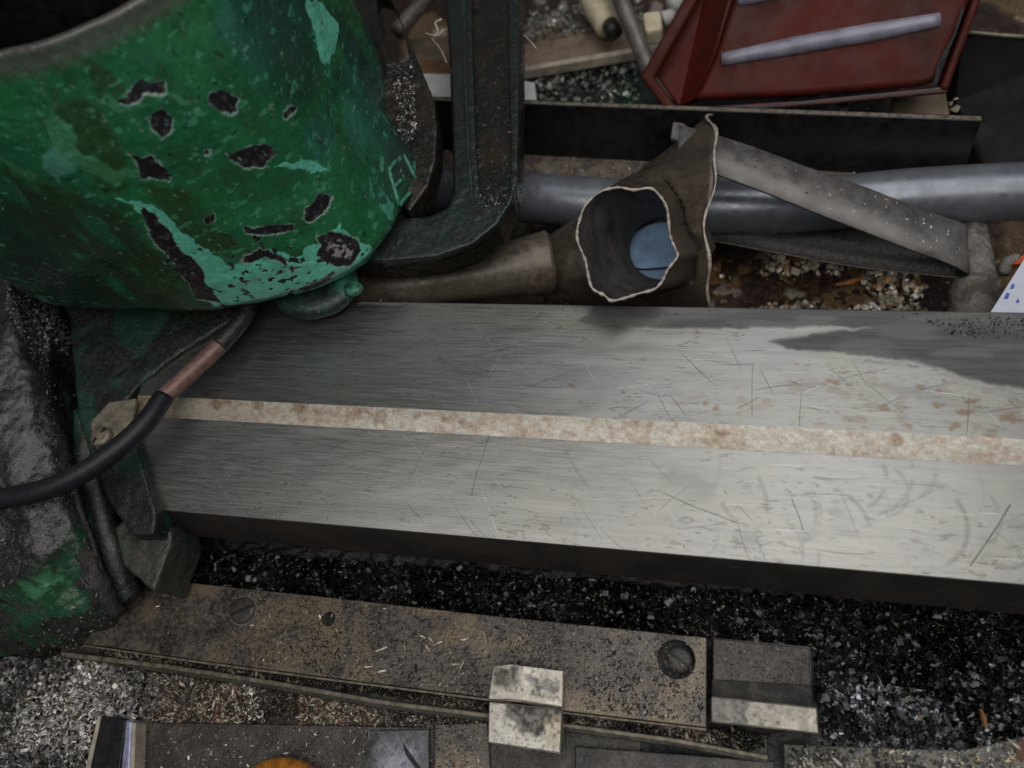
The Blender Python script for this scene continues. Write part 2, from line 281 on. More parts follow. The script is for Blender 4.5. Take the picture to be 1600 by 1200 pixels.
# ================================================================== chips
def chips(name, n, where, size, cols, m, parent=None, label=None, seed=1, tilt=.5, up=.0, aspect=(2, 6), curl=1.2, loc=None):
    """n little curled cuttings; where(n, rng) gives the points they lie on"""
    g = np.random.RandomState(seed); P = where(n, g); n = len(P)
    L = g.uniform(size[0], size[1], n)**1.0 * g.choice([.6, 1, 1, 1.5], n); W = L / g.uniform(aspect[0], aspect[1], n)
    W = np.maximum(W, size[0]*.25); th = g.uniform(0, 2*np.pi, n); ti = g.normal(0, tilt, n); ro = g.normal(0, tilt*1.3, n)
    dx = np.stack([np.cos(th)*np.cos(ti), np.sin(th)*np.cos(ti), np.sin(ti)], 1)
    sx = np.stack([-np.sin(th), np.cos(th), np.zeros(n)], 1); up_ = np.cross(dx, sx)
    dy = sx*np.cos(ro)[:, None] + up_*np.sin(ro)[:, None]; nz = np.cross(dx, dy)
    K = 4; k = g.uniform(-curl, curl, n)
    V = np.empty((n, K, 2, 3)); base = P + np.array([0, 0, 1])*(np.abs(np.sin(ti))*L*.4 + size[0]*.25 + up)[:, None]
    for a in range(K):
        s = a/(K-1) - .5; lift = (s*s - .12)*k
        c = base + dx*(s*L)[:, None] + nz*(lift*L)[:, None]
        wv = W * (1 - .5*abs(s)**2*2) * g.uniform(.7, 1.2, n)
        V[:, a, 0] = c - dy*(wv/2)[:, None]; V[:, a, 1] = c + dy*(wv/2)[:, None]
    idx = np.arange(n*K*2).reshape(n, K, 2)
    F = np.stack([idx[:, :-1, 0], idx[:, :-1, 1], idx[:, 1:, 1], idx[:, 1:, 0]], -1).reshape(-1, 4)
    me = bpy.data.meshes.new('mesh'); me.vertices.add(n*K*2); me.vertices.foreach_set('co', V.astype(np.float32).ravel())
    me.loops.add(len(F)*4); me.loops.foreach_set('vertex_index', F.astype(np.int32).ravel())
    me.polygons.add(len(F)); me.polygons.foreach_set('loop_start', np.arange(0, len(F)*4, 4, dtype=np.int32)); me.polygons.foreach_set('loop_total', np.full(len(F), 4, np.int32))
    me.update(calc_edges=True)
    cs = np.array([c[:3] for c in cols]); pw = np.array([c[3] for c in cols]); pick = g.choice(len(cs), n, p=pw/pw.sum())
    cc = cs[pick] * g.uniform(.6, 1.4, n)[:, None] * (.4+1.05*sstep(.38, .62, fbm(P, 28, 3, seed)))[:, None]; setcol(me, np.repeat(cc, K*2, 0))
    o = link(name, me, m, parent, smooth=True); o['kind'] = 'stuff'
    if label and parent is None: o['label'] = label
    return o
def lumps(name, n, where, size, cols, m, label=None, seed=1, sink=.2):
    """n small irregular granules"""
    g = np.random.RandomState(seed); P = where(n, g); n = len(P)
    B = np.array([[1, 0, 0], [0, 1, 0], [-1, 0, 0], [0, -1, 0], [.5, .5, .8], [-.5, .5, .75], [-.5, -.5, .8], [.5, -.5, .7], [0, 0, -.8]], float)
    F0 = [(0, 1, 4), (1, 2, 5), (2, 3, 6), (3, 0, 7), (1, 5, 4), (2, 6, 5), (3, 7, 6), (0, 4, 7), (4, 5, 6), (4, 6, 7), (1, 0, 8), (2, 1, 8), (3, 2, 8), (0, 3, 8)]
    r = g.uniform(size[0], size[1], n)/2 * g.choice([.6, .8, 1, 1.35], n); th = g.uniform(0, 6.283, n)
    V = B[None]*g.uniform(.55, 1.3, (n, 9, 3)); V[..., 0] *= g.uniform(1.1, 3.0, n)[:, None]; V[..., 1] *= .75; V[..., 2] *= g.uniform(.3, .8, n)[:, None]
    ti = g.normal(0, .5, n); x = V[..., 0]*np.cos(ti)[:, None]-V[..., 2]*np.sin(ti)[:, None]; z = V[..., 0]*np.sin(ti)[:, None]+V[..., 2]*np.cos(ti)[:, None]
    X_ = x*np.cos(th)[:, None]-V[..., 1]*np.sin(th)[:, None]; Y_ = x*np.sin(th)[:, None]+V[..., 1]*np.cos(th)[:, None]
    V = np.stack([X_, Y_, z], -1)*r[:, None, None] + P[:, None] + np.array([0, 0, 1])*(r*(.5-sink))[:, None, None]
    F = (np.arange(n)[:, None, None]*9+np.array(F0)[None]).reshape(-1, 3); me = bpy.data.meshes.new('mesh'); me.vertices.add(n*9); me.vertices.foreach_set('co', V.astype(np.float32).ravel())
    me.loops.add(len(F)*3); me.loops.foreach_set('vertex_index', F.astype(np.int32).ravel())
    me.polygons.add(len(F)); me.polygons.foreach_set('loop_start', np.arange(0, len(F)*3, 3, dtype=np.int32)); me.polygons.foreach_set('loop_total', np.full(len(F), 3, np.int32))
    me.update(calc_edges=True); cs = np.array([c[:3] for c in cols]); pw = np.array([c[3] for c in cols]); cc = cs[g.choice(len(cs), n, p=pw/pw.sum())]*g.uniform(.6, 1.4, n)[:, None]*(.4+1.05*sstep(.38, .62, fbm(P, 28, 3, seed)))[:, None]
    setcol(me, np.repeat(cc, 9, 0)); o = link(name, me, m, None, smooth=False); o['kind'] = 'stuff'; o['label'] = label
    return o
def inpoly(poly, z, dens=None, bump=0.):
    """sampler: points of a polygon (photograph columns and rows) on the height z; z may be a function of x, y"""
    z0 = z if not callable(z) else z.z0
    W = np.array([at(p[0], p[1], z0)[:2] for p in poly])
    def f(n, g):
        out = []; got = 0
        while got < n:
            q = np.stack([g.uniform(W[:, 0].min(), W[:, 0].max(), n*3), g.uniform(W[:, 1].min(), W[:, 1].max(), n*3)], 1)
            ok = sdpoly(q[:, 0], q[:, 1], W) < 0
            if dens is not None: ok &= g.uniform(0, 1, len(q)) < dens(q[:, 0], q[:, 1])
            q = q[ok]; out.append(q); got += len(q)
        q = np.concatenate(out)[:n]; zz = np.full(n, z) if not callable(z) else z(q[:, 0], q[:, 1])
        return np.column_stack([q, zz + g.uniform(0, 1, n)*bump])
    return f
GREY = [(.36, .35, .34, 4), (.50, .48, .46, 3), (.20, .18, .16, 4), (.65, .60, .52, 1.4), (.07, .06, .05, 3), (.22, .13, .07, .4)]
DARK = [(.006, .006, .006, 9), (.014, .013, .012, 6), (.03, .027, .025, 3), (.07, .07, .07, .8), (.22, .22, .24, .2), (.25, .2, .14, .15)]
WHITE = [(.5, .46, .38, 4), (.36, .3, .22, 3), (.22, .13, .06, 3), (.72, .69, .64, 1)]

# ================================================================== ground sheet
def ground_z(x, y):
    P = np.stack([x, y, np.zeros_like(x)], -1)
    front = -.118 + .030*sstep(-.13, -.24, y)*sstep(.12, .30, x) + .006*sstep(-.17, -.22, y)
    back = -.158 + .0*x
    z = front + (back - front)*sstep(.0, .05, y)
    rough = .008*(fbm(P, 55, 4, 3) - .5)*sstep(.1, -.02, y) + .004*(fbm(P, 170, 3, 9) - .5)
    return z + rough
ground_z.z0 = -.10
gx = np.linspace(-.75, .75, 760); gy = np.concatenate([np.linspace(-.48, -.08, 330), np.linspace(-.078, .95, 240)])
GX, GY = np.meshgrid(gx, gy); GP = np.stack([GX, GY, ground_z(GX, GY)], -1)
q = fbm(GP, 40, 4, 21); q2 = fbm(GP, 14, 4, 31)
fr = (GY < .05)[..., None]
cf = np.array([.010, .0095, .009]) * (.5 + 1.2*q[..., None])
lt = sstep(-.20, -.30, GY)*sstep(-.02, -.3, GX) ; cf = cf + lt[..., None]*np.array([.12, .11, .10])*(q[..., None]) + (sstep(.1, .3, GX)*sstep(-.17, -.24, GY))[..., None]*np.array([.03, .03, .032])
cb = np.array([.035, .018, .011])*(.5+q[..., None]) + sstep(.55, .65, q2)[..., None]*np.array([.12, .08, .035]) + sstep(.6, .66, q)[..., None]*np.array([.2, .19, .16])
g_o = link('ground', grid_mesh(GP, np.where(fr, cf, cb)), M_attr('oily_dirt', (.2, .5), 0, 500, 1, .001, .5), loc=(0, 0, -.12)); tag(g_o, kind='structure')
fl = link('workshop_floor', mesh([(-3, -3, -.19), (3, -3, -.19), (3, 3, -.19), (-3, 3, -.19)], [(0, 1, 2, 3)]), plain('oily_concrete', (.02, .017, .014), .6), loc=(0, 0, -.19)); tag(fl, kind='structure')

# ================================================================== steel bar
pY = {k: at(900, k, z)[1:] for k, z in ((476, 0), (652, 0), (688, -.005), (853, -.02), (894, -.065))}
def barmat():
    n = NT('scratched_ground_steel')
    br = n.noise(1100, 3, .6, 0, (.035, 1, 1), (0, 0, 0)); br2 = n.noise(260, 4, .6, 0, (.05, 1, 1), (0, 0, .015)); bl = n.noise(22, 4, .6, .5)
    st = n.attr('stain', 'Fac'); ru = n.attr('rust', 'Fac'); sm = n.attr('smudge', 'Fac'); wr = n.attr('warm', 'Fac'); un = n.attr('under', 'Fac')
    c = n.mix(n.ramp(br, .3, .7), (.215, .213, .203), (.275, .272, .26)); c = n.mix(n.math('MULTIPLY', n.ramp(br2, .42, .66), .35), c, (.185, .185, .18))
    c = n.mix(n.math('MULTIPLY', n.ramp(bl, .4, .65), .35), c, (.25, .25, .215))
    c = n.mix(n.math('MULTIPLY', wr, .75), c, (.25, .24, .175))
    # small pits and dashes
    p = n.noise(330, 3, .6, .4, (.35, 1, 1), (0, 0, .5)); pm = n.ramp(p, .60, .67); big = n.ramp(n.noise(16, 4), .40, .60); pm = n.math('MULTIPLY', pm, big)
    c = n.mix(n.math('MULTIPLY', pm, .6), c, (.17, .15, .12))
    p2 = n.noise(260, 3, .6, .8, (.25, 1, 1), (0, 0, -.45)); pm2 = n.math('MULTIPLY', n.ramp(p2, .62, .70), .5); c = n.mix(pm2, c, (.13, .13, .125))
    c = n.mix(n.math('MULTIPLY', sm, .6), c, (.12, .12, .12))
    c = n.mix(n.math('MULTIPLY', ru, .8), c, (.15, .085, .045))
    sg = n.mix(n.ramp(br2, .4, .65), (.055, .056, .056), (.085, .086, .086)); c = n.mix(st, c, sg)
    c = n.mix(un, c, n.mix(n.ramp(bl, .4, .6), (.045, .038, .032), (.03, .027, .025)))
    ro = n.ramp(br, .3, .7, .30, .42); ro = n.n('ShaderNodeMix', {'data_type': 'FLOAT'}, _0=st, _2=ro, _3=.5).outputs[0]
    me_ = n.math('MULTIPLY', n.math('SUBTRACT', 1., st), .95); me_ = n.math('MULTIPLY', me_, n.math('SUBTRACT', 1., un))
    h = n.math('ADD', n.math('MULTIPLY', br, .5), n.math('MULTIPLY', br2, .4)); h = n.math('SUBTRACT', h, n.math('MULTIPLY', pm, .8))
    return n.fin(c, ro, me_, h, .35, .0003)
bx = np.linspace(-.318, .52, 1000)
prof = [tuple(pY[476]+np.array([0, -.065])), tuple(pY[476]+np.array([.0, -.0008]))]
prof += [tuple(pY[476]*(1-t)+pY[652]*t+np.array([0, 0])) for t in np.linspace(.008, 1, 150)]
prof += [tuple(pY[688]*(1-t)+pY[853]*t) for t in np.linspace(0, 1, 115)]
prof += [tuple(pY[853]*(1-t)+pY[894]*t) for t in np.linspace(.02, 1, 8)]
prof = np.array(prof); BX, BS = np.meshgrid(bx, np.arange(len(prof)))
BP = np.stack([BX, prof[BS, 0], prof[BS, 1]], -1)
BP[..., 2] += .0004*(fbm(BP*np.array([1, 3, 1]), 25, 2, 5)-.5)
flatz = lambda L, z=0: np.array([at(a, b, z)[:2] for a, b in L])
wx = BX + .016*(fbm(BP, 30, 3, 51)-.5)*1; wy = BP[..., 1] + .006*(fbm(BP, 90, 4, 52)-.5)
onfront = BP[..., 2] < -.004; top = ~onfront
st1 = sdpoly(wx, wy, flatz([(1195, 533), (1260, 524), (1340, 514), (1400, 505), (1700, 500), (1700, 618), (1540, 600), (1480, 580), (1440, 568), (1380, 556), (1300, 549), (1220, 545)]))
st2 = sdpoly(wx, wy, flatz([(960, 440), (1700, 440), (1700, 530), (1390, 512), (1280, 510), (1100, 513), (1000, 512), (900, 505)]))
st3 = sdpoly(wx, wy, flatz([(560, 440), (1000, 440), (1000, 484), (800, 478), (560, 476)]))
soft = lambda d, w_=.0015: 1-sstep(-w_, w_, d)
stain = np.maximum.reduce([soft(st1, .0018), soft(st2)*.95, soft(st3)*.55])*top
stain = stain*(.75+.25*sstep(.35, .6, fbm(BP*np.array([.2, 1, 1]), 160, 3, 77)))
sp = np.zeros(BX.shape)
for u, v, r in [(885, 603, 6), (872, 601, 4), (898, 607, 4), (1452, 606, 7), (1470, 607, 4), (1520, 645, 6), (1478, 630, 5), (1525, 628, 5), (1300, 595, 5), (1020, 580, 3), (1120, 638, 4), (1570, 655, 9), (1340, 620, 5), (1395, 640, 6), (1500, 668, 7), (1420, 668, 5), (1095, 630, 4), (965, 612, 3), (1240, 570, 4), (1550, 690, 5)]:
    c = at(u, v, 0); sp = np.maximum(sp, soft(np.hypot((wx-c[0])*.6, wy-c[1]) + .005*(fbm(BP, 260, 2, 8)-.5) - r*.00034, .0008))
sp = .75*sp; sp = np.maximum(sp, .35*sstep(.62, .68, fbm(BP*np.array([.6, 1, 1]), 190, 3, 66))*sstep(.0, .25, BX)*soft(BP[..., 1]-.02, .02))*top
sm = np.zeros(BX.shape)
def arc(u, v, r0, r1, a0, a1, wd, z):
    c = at(u, v, z); a = np.degrees(np.arctan2(BP[..., 1]-c[1], BX-c[0])) % 360; rr = np.hypot(BX-c[0], BP[..., 1]-c[1])
    return soft(np.abs(rr-r0*.00047)-wd*.00047, .0009)*((a > a0 % 360) & (a < a1) if a0 < a1 else ((a > a0) | (a < a1)))*sstep(.30, .50, fbm(BP, 120, 3, int(u)))
ga = np.random.RandomState(77)
for a in [(1320, 745, 52, 0, 300, 60, 3), (1230, 800, 45, 0, 290, 30, 3), (1440, 820, 58, 0, 280, 40, 3), (1290, 830, 60, 0, 10, 80, 3), (1180, 770, 50, 0, 200, 260, 3)]+[(ga.uniform(1050, 1600), ga.uniform(720, 870), ga.uniform(30, 70), 0, ga.uniform(260, 340), ga.uniform(10, 70), ga.uniform(1., 3.2)) for _ in range(16)]:
    sm = np.maximum(sm, ga.uniform(.45, .85)*arc(*a, -.013))
for u, v, r in [(1424, 868, 5), (1425, 876, 4), (1360, 820, 6), (1165, 765, 7), (1180, 762, 6), (1545, 898, 8), (1570, 880, 5), (1300, 840, 6), (1065, 815, 6), (1470, 765, 9), (1240, 880, 5), (1110, 838, 4), (1085, 853, 4)]:
    c = at(u, v, -.013); sm = np.maximum(sm, .5*soft(np.hypot((wx-c[0])*.7, wy-c[1])+.004*(fbm(BP, 300, 2, 8)-.5)-r*.0003, .0012))
sm = np.maximum(sm, .6*sstep(.56, .72, fbm(BP*np.array([.5, 1, 1]), 45, 4, 88))*sstep(-.05, .2, BX))*onfront
edge = soft(np.abs(BP[..., 1]-pY[688][0])-.001, .0015)*sstep(.4, .6, fbm(BP, 60, 3, 4))*onfront*.5
warm = sstep(-.02, .3, BX)*top*sstep(.25, .6, fbm(BP, 12, 3, 44)) + .5*soft(sdpoly(wx, wy, flatz([(640, 484), (900, 484), (980, 512), (900, 520), (700, 500)])), .008)*top
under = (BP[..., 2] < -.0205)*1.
bar_root = empty('steel_slide_bar', (.1, -.02, -.065), 'long bare steel slide bar with brownish worn edge strip and dark oil stain', 'steel bar')
M_bar = barmat()
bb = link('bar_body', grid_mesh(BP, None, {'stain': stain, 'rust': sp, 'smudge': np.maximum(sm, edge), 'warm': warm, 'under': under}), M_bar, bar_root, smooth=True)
CP = np.stack([pY[652]+np.array([.0002, .0002]), pY[652]*.5+pY[688]*.5+np.array([-.0002, .0006]), pY[688]+np.array([-.0003, .0002])])
cpf = np.array([CP[0]*(1-t)+CP[2]*t+np.array([0, .0005*math.sin(t*math.pi)]) for t in np.linspace(0, 1, 16)])
CX, CS = np.meshgrid(bx, np.arange(16)); CPs = np.stack([CX, cpf[CS, 0], cpf[CS, 1]], -1)
k1 = fbm(CPs, 220, 4, 71); k2 = fbm(CPs, 60, 4, 72); k3 = fbm(CPs*np.array([.4, 1, 1]), 700, 2, 74)
cc = np.array([.46, .425, .365])*(.75+.5*k3[..., None])
cc = cc*(1-.6*sstep(.52, .70, k1)[..., None]*.7*(1-np.array([.62, .38, .22]))) ; cc = cc*(1-sstep(.56, .72, k2)[..., None]*.35*(1-np.array([.6, .42, .22])))
dull = 1-sstep(-.33, -.12, CX); 
for u, v, r in [(345, 632, 9), (465, 640, 9), (500, 645, 6), (560, 650, 9), (590, 655, 9), (655, 652, 5), (730, 662, 6), (1130, 678, 5), (1400, 690, 9), (700, 660, 6), (410, 636, 5)]:
    q_ = at(u, v, -.003); m_ = .6*soft(np.hypot((CX-q_[0])*.6, CPs[..., 1]-q_[1])+.010*(fbm(CPs, 260, 3, 8)-.5)-r*.00045, .0014); cc = cc*(1-m_[..., None]*(1-np.array([.5, .33, .2])))
cc = cc*(1-dull[..., None]*(1-np.array([.62, .58, .48])))
CPs[..., 1] += .0006*(fbm(CPs, 150, 3, 6)-.5)
link('bevel_strip', grid_mesh(CPs, cc), M_attr('worn_brownish_bevel', (.35, .5), .25, 700, .3, .0003, .2), bar_root)
prism('bar_core', [(-.3165, pY[476][0]-.001, -.0665), (-.3165, pY[476][0]-.001, -.0012), (-.3165, pY[652][0], -.0012), (-.3165, pY[688][0], -.0065), (-.3165, pY[853][0]+.001, -.0215), (-.3165, pY[894][0]+.0012, -.0662)], .83, M_dark, bar_root, dirn=(1, 0, 0), world=True, bevel=0)
def scratches(name, n, poly, z, seed, col, slope=None, wd=(.00018, .0004), ln=(.01, .05)):
    g = np.random.RandomState(seed); P = inpoly(poly, z)(n, g); V, F = [], []
    for p in P:
        a = g.choice([0, -.8, 1.3, -1.1, .5], p=[.45, .25, .1, .1, .1]) + g.normal(0, .12); L = g.uniform(*ln); w_ = g.uniform(*wd); bend = g.normal(0, .08)
        N = 7; b = len(V)
        for i in range(N):
            t = i/(N-1); x = p[0]+math.cos(a)*L*(t-.5); y = p[1]+math.sin(a)*L*(t-.5)+bend*L*(t-.5)**2; ww = w_*(1-abs(2*t-1)**2)+.00003
            y0 = min(max(y, slope[0]), slope[1]); zz = (0 if z == 0 else -.005+(-.015)*(pY[688][0]-y0)/(pY[688][0]-pY[853][0])) + .00035
            nx, ny = -math.sin(a)*ww/2, math.cos(a)*ww/2
            V += [(x-nx, y0-ny, zz), (x+nx, y0+ny, zz)]
        F += [(b+2*i, b+2*i+1, b+2*i+3, b+2*i+2) for i in range(N-1)]
    o = link(name, mesh(V, F), col, bar_root, smooth=False); o['kind'] = 'stuff'
M_scr = plain('dark_scratch', (.13, .13, .125), .5, .3); M_scl = plain('bright_scratch', (.6, .6, .58), .3, .7)
tp = [(640, 520), (1100, 520), (1600, 620), (1600, 680), (640, 640)]; fp = [(300, 660), (1600, 740), (1600, 905), (300, 790)]
scratches('scratch_marks', 45, tp, 0, 5, M_scr, (pY[652][0]+.001, .07), (.0001, .00025)); scratches('scratch_marks', 35, fp, -.013, 6, M_scr, (pY[853][0]+.001, pY[688][0]-.001), (.0001, .00025))
scratches('bright_scratch_marks', 40, fp, -.013, 8, M_scl, (pY[853][0]+.001, pY[688][0]-.001), (.0001, .0002)); scratches('bright_scratch_marks', 20, tp, 0, 9, M_scl, (pY[652][0]+.001, .07), (.0001, .0002))
# the few long scratches that stand out
def line(pts, z, w_, m):
    P = [at(u, v, z) for u, v in pts]; V, F = [], []
    for i, p in enumerate(P):
        d = P[min(i+1, len(P)-1)]-P[max(i-1, 0)]; nx = np.array([-d[1], d[0]])/np.hypot(d[0], d[1])*w_/2
        zz = .0004 if z == 0 else -.005-.015*(pY[688][0]-p[1])/(pY[688][0]-pY[853][0])+.0004
        V += [(p[0]-nx[0], p[1]-nx[1], zz), (p[0]+nx[0], p[1]+nx[1], zz)]
    link('long_scratch', mesh(V, [(2*i, 2*i+1, 2*i+3, 2*i+2) for i in range(len(P)-1)]), m, bar_root, smooth=False)
line([(1576, 790), (1560, 820), (1540, 852), (1521, 882)], -.013, .0007, M_scr)
line([(768, 684), (758, 712), (745, 742), (736, 774)], -.013, .0003, M_scr)
line([(1176, 570), (1175, 600), (1175, 650)], 0, .0003, M_scr); line([(1253, 610), (1250, 640), (1249, 665)], 0, .00025, M_scr)
line([(1236, 780), (1250, 810), (1256, 828)], -.013, .0004, M_scr); line([(1035, 770), (1080, 790), (1150, 815)], -.013, .0004, M_scr)
chips('crumbs_on_bar', 240, inpoly([(1440, 500), (1600, 495), (1600, 530), (1500, 528)], 0), (.0008, .0025), [(.01, .01, .01, 4), (.05, .05, .05, 1)], M_blackchip, None, 'black oily crumbs scattered on the stained right back of the steel bar', 3)
chips('crumbs_along_bar_edge', 60, inpoly([(560, 468), (1500, 482), (1500, 500), (560, 484)], 0), (.0008, .0018), WHITE+DARK, M_chip, None, 'pale specks along the back edge of the steel bar', 4)
# ================================================================== green machine head
HC = np.array([-.27, .215])
FZ = [.012, .02, .03, .05, .08, .12, .16, .2, .265]; FR = [.135, .155, .174, .185, .186, .183, .178, .171, .1545]; SR = [.135, .155, .174, .184, .162, .149, .144, .140, .136]
def hrad(t, z):
    t = (t+np.pi) % (2*np.pi)-np.pi; s = np.clip((t-math.radians(-42))/math.radians(25), 0, 1); s = s*s*(3-2*s)*(t < math.radians(120))
    s2 = np.clip((t-math.radians(-17))/math.radians(22), 0, 1); s2 = s2*s2*(3-2*s2)*(t < math.radians(120))
    b = 1 + .24*sstep(math.radians(-96), math.radians(-138), t)*np.clip((.26-z)/.14, 0, 1) + BULGE*np.exp(-((t-math.radians(-42))/math.radians(19))**2)*np.clip((.13-z)/.08, 0, 1)
    return ((np.interp(z, FZ, FR)*(1-s)+np.interp(z, FZ, SR)*s)*(1-s2)+np.interp(z, FZ, TR)*s2)*b
TR = [.12, .13, .138, .142, .142, .141, .139, .137, .134]; BULGE = .095
head = empty('green_machine_head', (HC[0], HC[1], .012), 'big round green painted machine head at upper left with chipped teal and bare black patches', 'machine head')
th = np.radians(np.concatenate([np.linspace(-125, 45, 1000), np.linspace(47, 233, 90)])); zz = np.concatenate([np.linspace(.012, .03, 50, endpoint=False), np.linspace(.03, .265, 475)])
TH, ZZ = np.meshgrid(th, zz); RR = hrad(TH, ZZ)
# soften the profile's corners
ker = np.hanning(31); ker /= ker.sum()
RR = np.apply_along_axis(lambda c: np.convolve(np.pad(c, 15, 'edge'), ker, 'valid'), 0, RR)
SU = TH*.175; P3 = np.stack([SU, ZZ, np.zeros_like(SU)], -1)
warpx = .005*(fbm(P3, 110, 4, 1)-.5)*2; warpy = .005*(fbm(P3, 110, 4, 2)-.5)*2
def mk(poly, w_=.0007, warp=1., k=0):
    pp = np.array([(math.radians(a)*.175, b) for a, b in poly])
    x0, x1, y0, y1 = pp[:, 0].min()-.012, pp[:, 0].max()+.012, pp[:, 1].min()-.012, pp[:, 1].max()+.012
    out = np.full(SU.shape, 1.); m_ = (SU > x0) & (SU < x1) & (ZZ > y0) & (ZZ < y1)
    if m_.any(): out[m_] = sdpoly((SU+warpx*warp)[m_], (ZZ+warpy*warp)[m_], pp)
    return out
def union(key, warp=1.): return np.minimum.reduce([mk(p, warp=warp) for p in MARKS[key]])
dB = union('bare', .8) + .0016*(fbm(P3, 500, 2, 14)-.5)
dT = union('teal', 1.2); dP = union('pale', 1.5); dL = union('blue', 1); dD = union('deep', 1.4); dO = union('olive', 1.6); dG = union('grime', 2.5)
n1 = fbm(P3, 28, 4, 41); n2 = fbm(P3, 90, 4, 42); n3 = fbm(P3, 350, 3, 43); n4 = fbm(P3*np.array([1, .45, 1]) + P3[..., ::-1]*0, 60, 4, 45)
c = np.stack([np.full(SU.shape, v) for v in (.017, .132, .048)], -1)
def lay(c, m_, col, a=1.): m_ = (m_*a)[..., None]; return c*(1-m_)+np.array(col)*m_
c = lay(c, sstep(.45, .62, n1), (.013, .10, .047), .7); c = lay(c, sstep(.52, .64, n2), (.022, .15, .06), .5); c = lay(c, sstep(.6, .68, n4), (.018, .075, .03), .6)
ss = lambda d, w_: 1-sstep(-w_, w_, d)
c = lay(c, ss(dD, .004), (.028, .13, .095), .75); c = lay(c, ss(dO, .003), (.022, .055, .018), .8)
c = lay(c, ss(dP, .0012), (.055, .21, .10), .75); c = lay(c, ss(dL, .001), (.09, .28, .22), .7)
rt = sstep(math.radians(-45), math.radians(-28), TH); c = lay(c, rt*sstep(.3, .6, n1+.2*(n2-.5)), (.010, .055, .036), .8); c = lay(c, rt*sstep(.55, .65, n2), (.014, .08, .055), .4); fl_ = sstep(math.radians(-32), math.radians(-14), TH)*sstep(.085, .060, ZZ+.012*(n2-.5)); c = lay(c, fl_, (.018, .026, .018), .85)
gr = ss(dG, .012)*sstep(.28, .52, n4+.25*(n2-.5)); c = lay(c, gr, (.020, .024, .013), .78)
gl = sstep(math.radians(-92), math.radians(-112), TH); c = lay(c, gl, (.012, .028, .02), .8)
# light scuffs and chips
sc_ = fbm(np.stack([SU*1.2+ZZ*.5, ZZ*2.2-SU*.4, SU*0], -1), 110, 4, 61); c = lay(c, sstep(.69, .73, sc_)*(1-gr), (.06, .26, .15), .7)
lowT = sstep(.67, .70, n2)*sstep(.11, .05, ZZ)*(1-gr); c = lay(c, lowT, (.10, .37, .26), .5)
tl = ss(dT + .002*(n3-.5), .0004); c = lay(c, tl, np.array([.125, .50, .36])); c = lay(c, tl*sstep(.5, .62, n2), (.10, .42, .30), .8)
# bottom edge of the skirt: teal line with black breaks
be = sstep(.039, .036, ZZ+.004*(n2-.5))*sstep(math.radians(-75), math.radians(-62), TH)*sstep(.38, .45, fbm(P3, 160, 3, 91)); c = lay(c, be, (.09, .36, .25), .9)
rim_b = ss(dB-.0007-.004*(n2-.5), .0004); c = lay(c, rim_b, (.20, .34, .27), .85)
bl = ss(dB, .0004); spk = (sstep(.68, .71, fbm(P3, 190, 3, 92))*ss(union('grime')*0+mk([(-80, .13), (-50, .11), (-36, .03), (-80, .03)]), .004)); bl = np.maximum(bl, spk)
c = lay(c, bl, (.013, .011, .014)); c = lay(c, bl*sstep(.60, .68, n3), (.10, .095, .10), .35)
c = lay(c, ss(mk([(-46.5, .078), (-43.7, .076), (-43, .064), (-45, .058), (-47, .066)]), .0006)*sstep(.4, .5, n3), (.33, .31, .34), .85)
# pits and pale dust
c = lay(c, sstep(.83, .87, fbm(P3, 330, 2, 95)), (.16, .27, .2), .7); c = lay(c, sstep(.84, .87, fbm(P3, 230, 2, 96)), (.012, .02, .014), .8)
tr = sstep(.250, .260, ZZ+.004*(n2-.5)); c = lay(c, tr, (.085, .08, .07), .75)
RR = RR + .0035*(n1-.5) + .0008*(n2-.5) + .0004*(n3-.5) - .0009*bl + .0003*tl
PX = HC[0]+RR*np.cos(TH); PY = HC[1]+RR*np.sin(TH); HP = np.stack([PX, PY, ZZ], -1)
ex, ec = [], []
for dr, z_ in [(-.001, .2665), (-.002, .2675), (-.004, .2675), (-.006, .266), (-.008, .255), (-.016, .17), (-.03, .165), (-.10, .165), (-.14, .165)]:
    r_2 = RR[-1]+dr; ex.append(np.stack([HC[0]+r_2*np.cos(th), HC[1]+r_2*np.sin(th), np.full(th.shape, z_)], -1))
    ec.append(np.tile(np.array([.07, .065, .058]) if dr > -.005 else np.array([.010, .009, .008]), (len(th), 1)))
bt, bc = [], []
for f in (0., .5, .9): bt.append(np.stack([HC[0]+RR[0]*f*np.cos(th), HC[1]+RR[0]*f*np.sin(th), np.full(th.shape, .0115)], -1)); bc.append(np.tile([.012, .012, .011], (len(th), 1)))
HP = np.concatenate([np.array(bt), HP, np.array(ex)]); c = np.concatenate([np.array(bc), c, np.array(ec)])
M_head = M_attr('chipped_green_paint', (.18, .40), 0, 200, .2, .0005, .12)
M_head.node_tree.nodes['Principled BSDF'].inputs['Coat Weight'].default_value = .3
M_head.node_tree.nodes['Principled BSDF'].inputs['Coat Roughness'].default_value = .18
link('head_body', grid_mesh(HP, c, wrap=True), M_head, head)
def hs(a, z_, off=.0): a = math.radians(a); r = float(hrad(np.array(a), np.array(z_)))+off; return Vector((HC[0]+r*math.cos(a), HC[1]+r*math.sin(a), z_))
M_letter = plain('raised_green_letter', (.045, .19, .125), .4, 0, .4, 300, .4)
def stroke(segs_, rad_):
    V, F = [], []
    for pts in segs_:
        P = [hs(a, z_, .0012) for a, z_ in pts]; P = [P[0].lerp(P[-1], t) for t in np.linspace(0, 1, 6)] if len(P) == 2 else P
        me = tube_me(P, rad_, 8); b = len(V); V += [tuple(v.co) for v in me.vertices]; F += [tuple(b+i for i in p.vertices) for p in me.polygons]
    return mesh(V, F)
